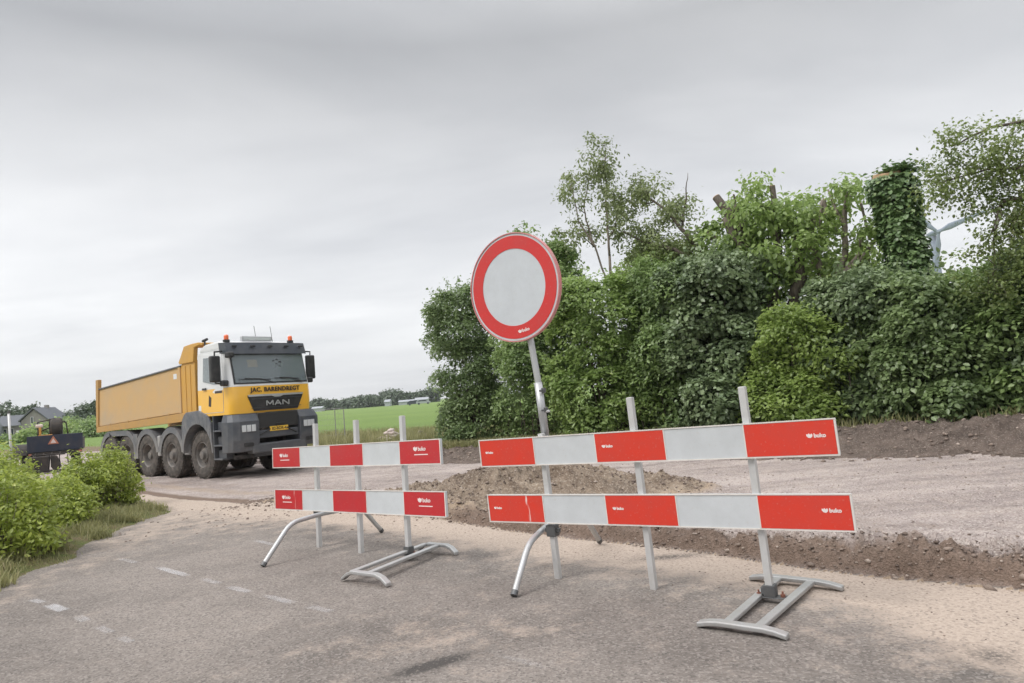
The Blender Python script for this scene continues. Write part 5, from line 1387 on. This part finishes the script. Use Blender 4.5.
def farm_far():
    wt = paint('far_white_wall', (.40, .43, .45), .6, 0, .2, (.5, .5, .5), 2); rf = paint('far_grey_roof', (.33, .35, .38), .7, 0, .2, (.4, .4, .4), 2); dk = paint('far_dark_paint', (.05, .06, .08), .5, 0, .2, (.1, .1, .1), 2)
    d = 270
    for (u, w, h, nm, lab) in ((403, 6, 1.9, 'greenhouse', 'long pale greenhouse on the horizon left of the hedge end'), (418, 5, 2.4, 'farm_shed', 'pale shed on the horizon next to the hedge end'), (384, 2.0, 2.6, 'white_shed', 'tiny white shed below the tallest far tree'), (314, 4, 2.0, 'farm_shed', 'tiny pale shed on the horizon beside the truck')):
        x = (u-512)/683*d
        root = empty(nm, (x, d, 0), (0, 0, 0), lab, 'shed')
        MB().box(-w/2, w/2, -2, 2, 0, h*.65).build('wall', wt, root); MB().prism([(-2.3, h*.64), (2.3, h*.64), (0, h)], 'x', -w/2-.2, w/2+.2).build('roof', rf, root)
    d = 200
    for i, (u, col) in enumerate(((410, dk), (419, wt))):
        x = (u-512)/683*d; root = empty('parked_car', (x, d, .0), (0, 0, R(8)), ('dark' if i == 0 else 'white')+' car parked far off at the end of the field by the hedge', 'car')
        MB().prism([(-2.1, .35), (2.1, .35), (2.15, .8), (1.3, .92), (.7, 1.4), (-1.2, 1.42), (-2.0, .95)], 'y', -.8, .8).build('body', col, root, bevel=.05)
        MB().prism([(1.15, .93), (.65, 1.34), (-1.1, 1.36), (-1.75, .95)], 'y', -.81, .81).build('windows', dk, root)
        for wx in (-1.3, 1.35): MB().lathe([(-.84, 0), (-.84, .3), (.84, .3), (.84, 0)], (wx, 0, .32), 'y', 14).build('wheel', dk, root)
farm_far()

def turbine():
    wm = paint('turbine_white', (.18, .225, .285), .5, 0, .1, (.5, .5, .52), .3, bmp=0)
    root = empty('wind_turbine', (273.2, 431, 0), (0, 0, 0), 'pale three-bladed wind turbine rising behind the hedge on the right', 'wind turbine')
    MB().tube([(0, 0, 0), (0, 0, 40), (0, 0, 79.5)], [3.1, 2.5, 1.8], 24).build('tower', wm, root, smooth=True)
    MB().tube([(0, 5, 81.2), (0, 0, 81.3), (0, -4.5, 81.2)], [1.4, 1.9, 1.5], 14).build('nacelle', wm, root, smooth=True)
    hub = MB().tube([(0, -4.4, 81.2), (0, -6.0, 81.2), (0, -6.8, 81.2)], [1.7, 1.4, .3], 14).build('hub', wm, root, smooth=True)
    for a in (19, 139, 259):
        a = R(a); L = 40; dr = Vector((math.cos(a), 0, math.sin(a))); pe = Vector((-math.sin(a), 0, math.cos(a)))
        mb = MB(); vs = []; st = [(0, 1.0, .8), (.08, 1.1, .7), (.2, 2.0, .4), (.45, 1.5, .28), (.75, 1.0, .18), (1, .35, .06)]
        for (t, w, th) in st:
            c = Vector((0, -5.4, 81.2))+dr*(L*t)
            for k in range(8):
                an = k*math.pi/4; vs.append(c+pe*(w*math.cos(an)+w*.2)+Vector((0, 1, 0))*(th*math.sin(an)))
        fs = [(i*8+k, i*8+(k+1) % 8, (i+1)*8+(k+1) % 8, (i+1)*8+k) for i in range(5) for k in range(8)]+[tuple(40+k for k in range(8))]
        mb.add(vs, fs); mb.build('blade', wm, root, smooth=True)
turbine()

# ------------------------------------------------------------------ thin summer haze
def haze():
    m = bpy.data.materials.new('haze_air'); m.use_nodes = True; nt = m.node_tree; nt.nodes.clear()
    out = nt.nodes.new('ShaderNodeOutputMaterial'); v = nt.nodes.new('ShaderNodeVolumePrincipled')
    v.inputs['Color'].default_value = (.90, .93, .97, 1); v.inputs['Density'].default_value = HAZE; v.inputs['Anisotropy'].default_value = .2
    nt.links.new(v.outputs[0], out.inputs['Volume'])
    o = MB().box(-2700, 2700, -2700, 2700, -1.5, 135).build('haze', m); o['kind'] = 'stuff'; o['label'] = 'thin haze over the far fields'; o['category'] = 'haze'
HAZE = .00032
haze()

# ------------------------------------------------------------------ sky, sun, camera
world = bpy.data.worlds.new('World'); scene.world = world; world.use_nodes = True
nt = world.node_tree; bg = nt.nodes['Background']
SUN_EL, SUN_AZ = 50, -115      # azimuth from +Y towards +X
sky = nt.nodes.new('ShaderNodeTexSky'); sky.sky_type = 'NISHITA'; sky.sun_disc = False
sky.sun_elevation = R(SUN_EL); sky.sun_rotation = R(SUN_AZ); sky.air_density = 1.0; sky.dust_density = 2.0
tc = nt.nodes.new('ShaderNodeTexCoord').outputs['Generated']
sep = nt.nodes.new('ShaderNodeSeparateXYZ'); nt.links.new(tc, sep.inputs[0])
zc = mul(nt, sep.outputs[2], .16, 'ADD')
dx = mul(nt, sep.outputs[0], zc, 'DIVIDE'); dy = mul(nt, sep.outputs[1], zc, 'DIVIDE')
cmb = nt.nodes.new('ShaderNodeCombineXYZ'); nt.links.new(dx, cmb.inputs[0]); nt.links.new(dy, cmb.inputs[1])
mp = nt.nodes.new('ShaderNodeMapping'); mp.inputs['Rotation'].default_value = (0, 0, R(12)); mp.inputs['Scale'].default_value = (.55, 1.0, 1); mp.inputs['Location'].default_value = (3.1, 1.7, 0)
nt.links.new(cmb.outputs[0], mp.inputs[0])
n1 = noise(nt, mp.outputs[0], .9, 6, .52, .5); n2 = noise(nt, mp.outputs[0], 2.6, 5, .5, .3)
cf = mul(nt, mul(nt, n1, .7), mul(nt, n2, .3), 'ADD')
cloud = ramp(nt, cf, .32, .66, (4.35, 4.39, 4.50, 1), (6.45, 6.44, 6.43, 1))
# overcast luminance: pale horizon, a duller belt, brighter overhead
rp = nt.nodes.new('ShaderNodeValToRGB'); nt.links.new(sep.outputs[2], rp.inputs[0]); e = rp.color_ramp.elements
e[0].position = 0.0; e[0].color = (1.30, 1.30, 1.30, 1); e[1].position = 1.0; e[1].color = (3.0, 3.0, 3.0, 1)
for p, v in ((.10, 1.27), (.24, 1.14), (.47, .64), (.62, 1.15), (.76, 2.6)): q = e.new(p); q.color = (v, v, v, 1)
cloud = mix(nt, 1.0, cloud, rp.outputs[0], 'MULTIPLY')
fin = mix(nt, .90, sky.outputs[0], cloud)
nt.links.new(fin, bg.inputs['Color']); bg.inputs['Strength'].default_value = .1

sd = bpy.data.lights.new('sun', 'SUN'); sd.energy = 1.3; sd.angle = R(20); sd.color = (1, .965, .92)
so = bpy.data.objects.new('sun', sd); C.objects.link(so)
dv = Vector((math.sin(R(SUN_AZ))*math.cos(R(SUN_EL)), math.cos(R(SUN_AZ))*math.cos(R(SUN_EL)), math.sin(R(SUN_EL))))
so.rotation_euler = dv.to_track_quat('Z', 'Y').to_euler(); so.location = (0, 0, 30)

cd = bpy.data.cameras.new('camera'); cam = bpy.data.objects.new('camera', cd); C.objects.link(cam); scene.camera = cam
cd.sensor_width = 36; cd.lens = 683/1024*36; cd.clip_start = .05; cd.clip_end = 6000
p = math.atan(51.3/683); r_ = R(4.5)
F_ = Vector((0, math.cos(p), math.sin(p))); R0 = Vector((1, 0, 0)); U0 = Vector((0, -math.sin(p), math.cos(p)))
Rv = R0*math.cos(r_)-U0*math.sin(r_); Uv = U0*math.cos(r_)+R0*math.sin(r_)
Mc = Matrix.Identity(4)
for i in range(3): Mc[i][0] = Rv[i]; Mc[i][1] = Uv[i]; Mc[i][2] = -F_[i]
Mc[2][3] = CAM_H
cam.matrix_world = Mc

scene.render.engine = 'CYCLES'
scene.render.resolution_x = 1024; scene.render.resolution_y = 683
scene.view_settings.view_transform = 'Standard'; scene.view_settings.look = 'None'
scene.view_settings.exposure = 0.60; scene.view_settings.gamma = 1
scene.cycles.max_bounces = 6; scene.cycles.transparent_max_bounces = 8
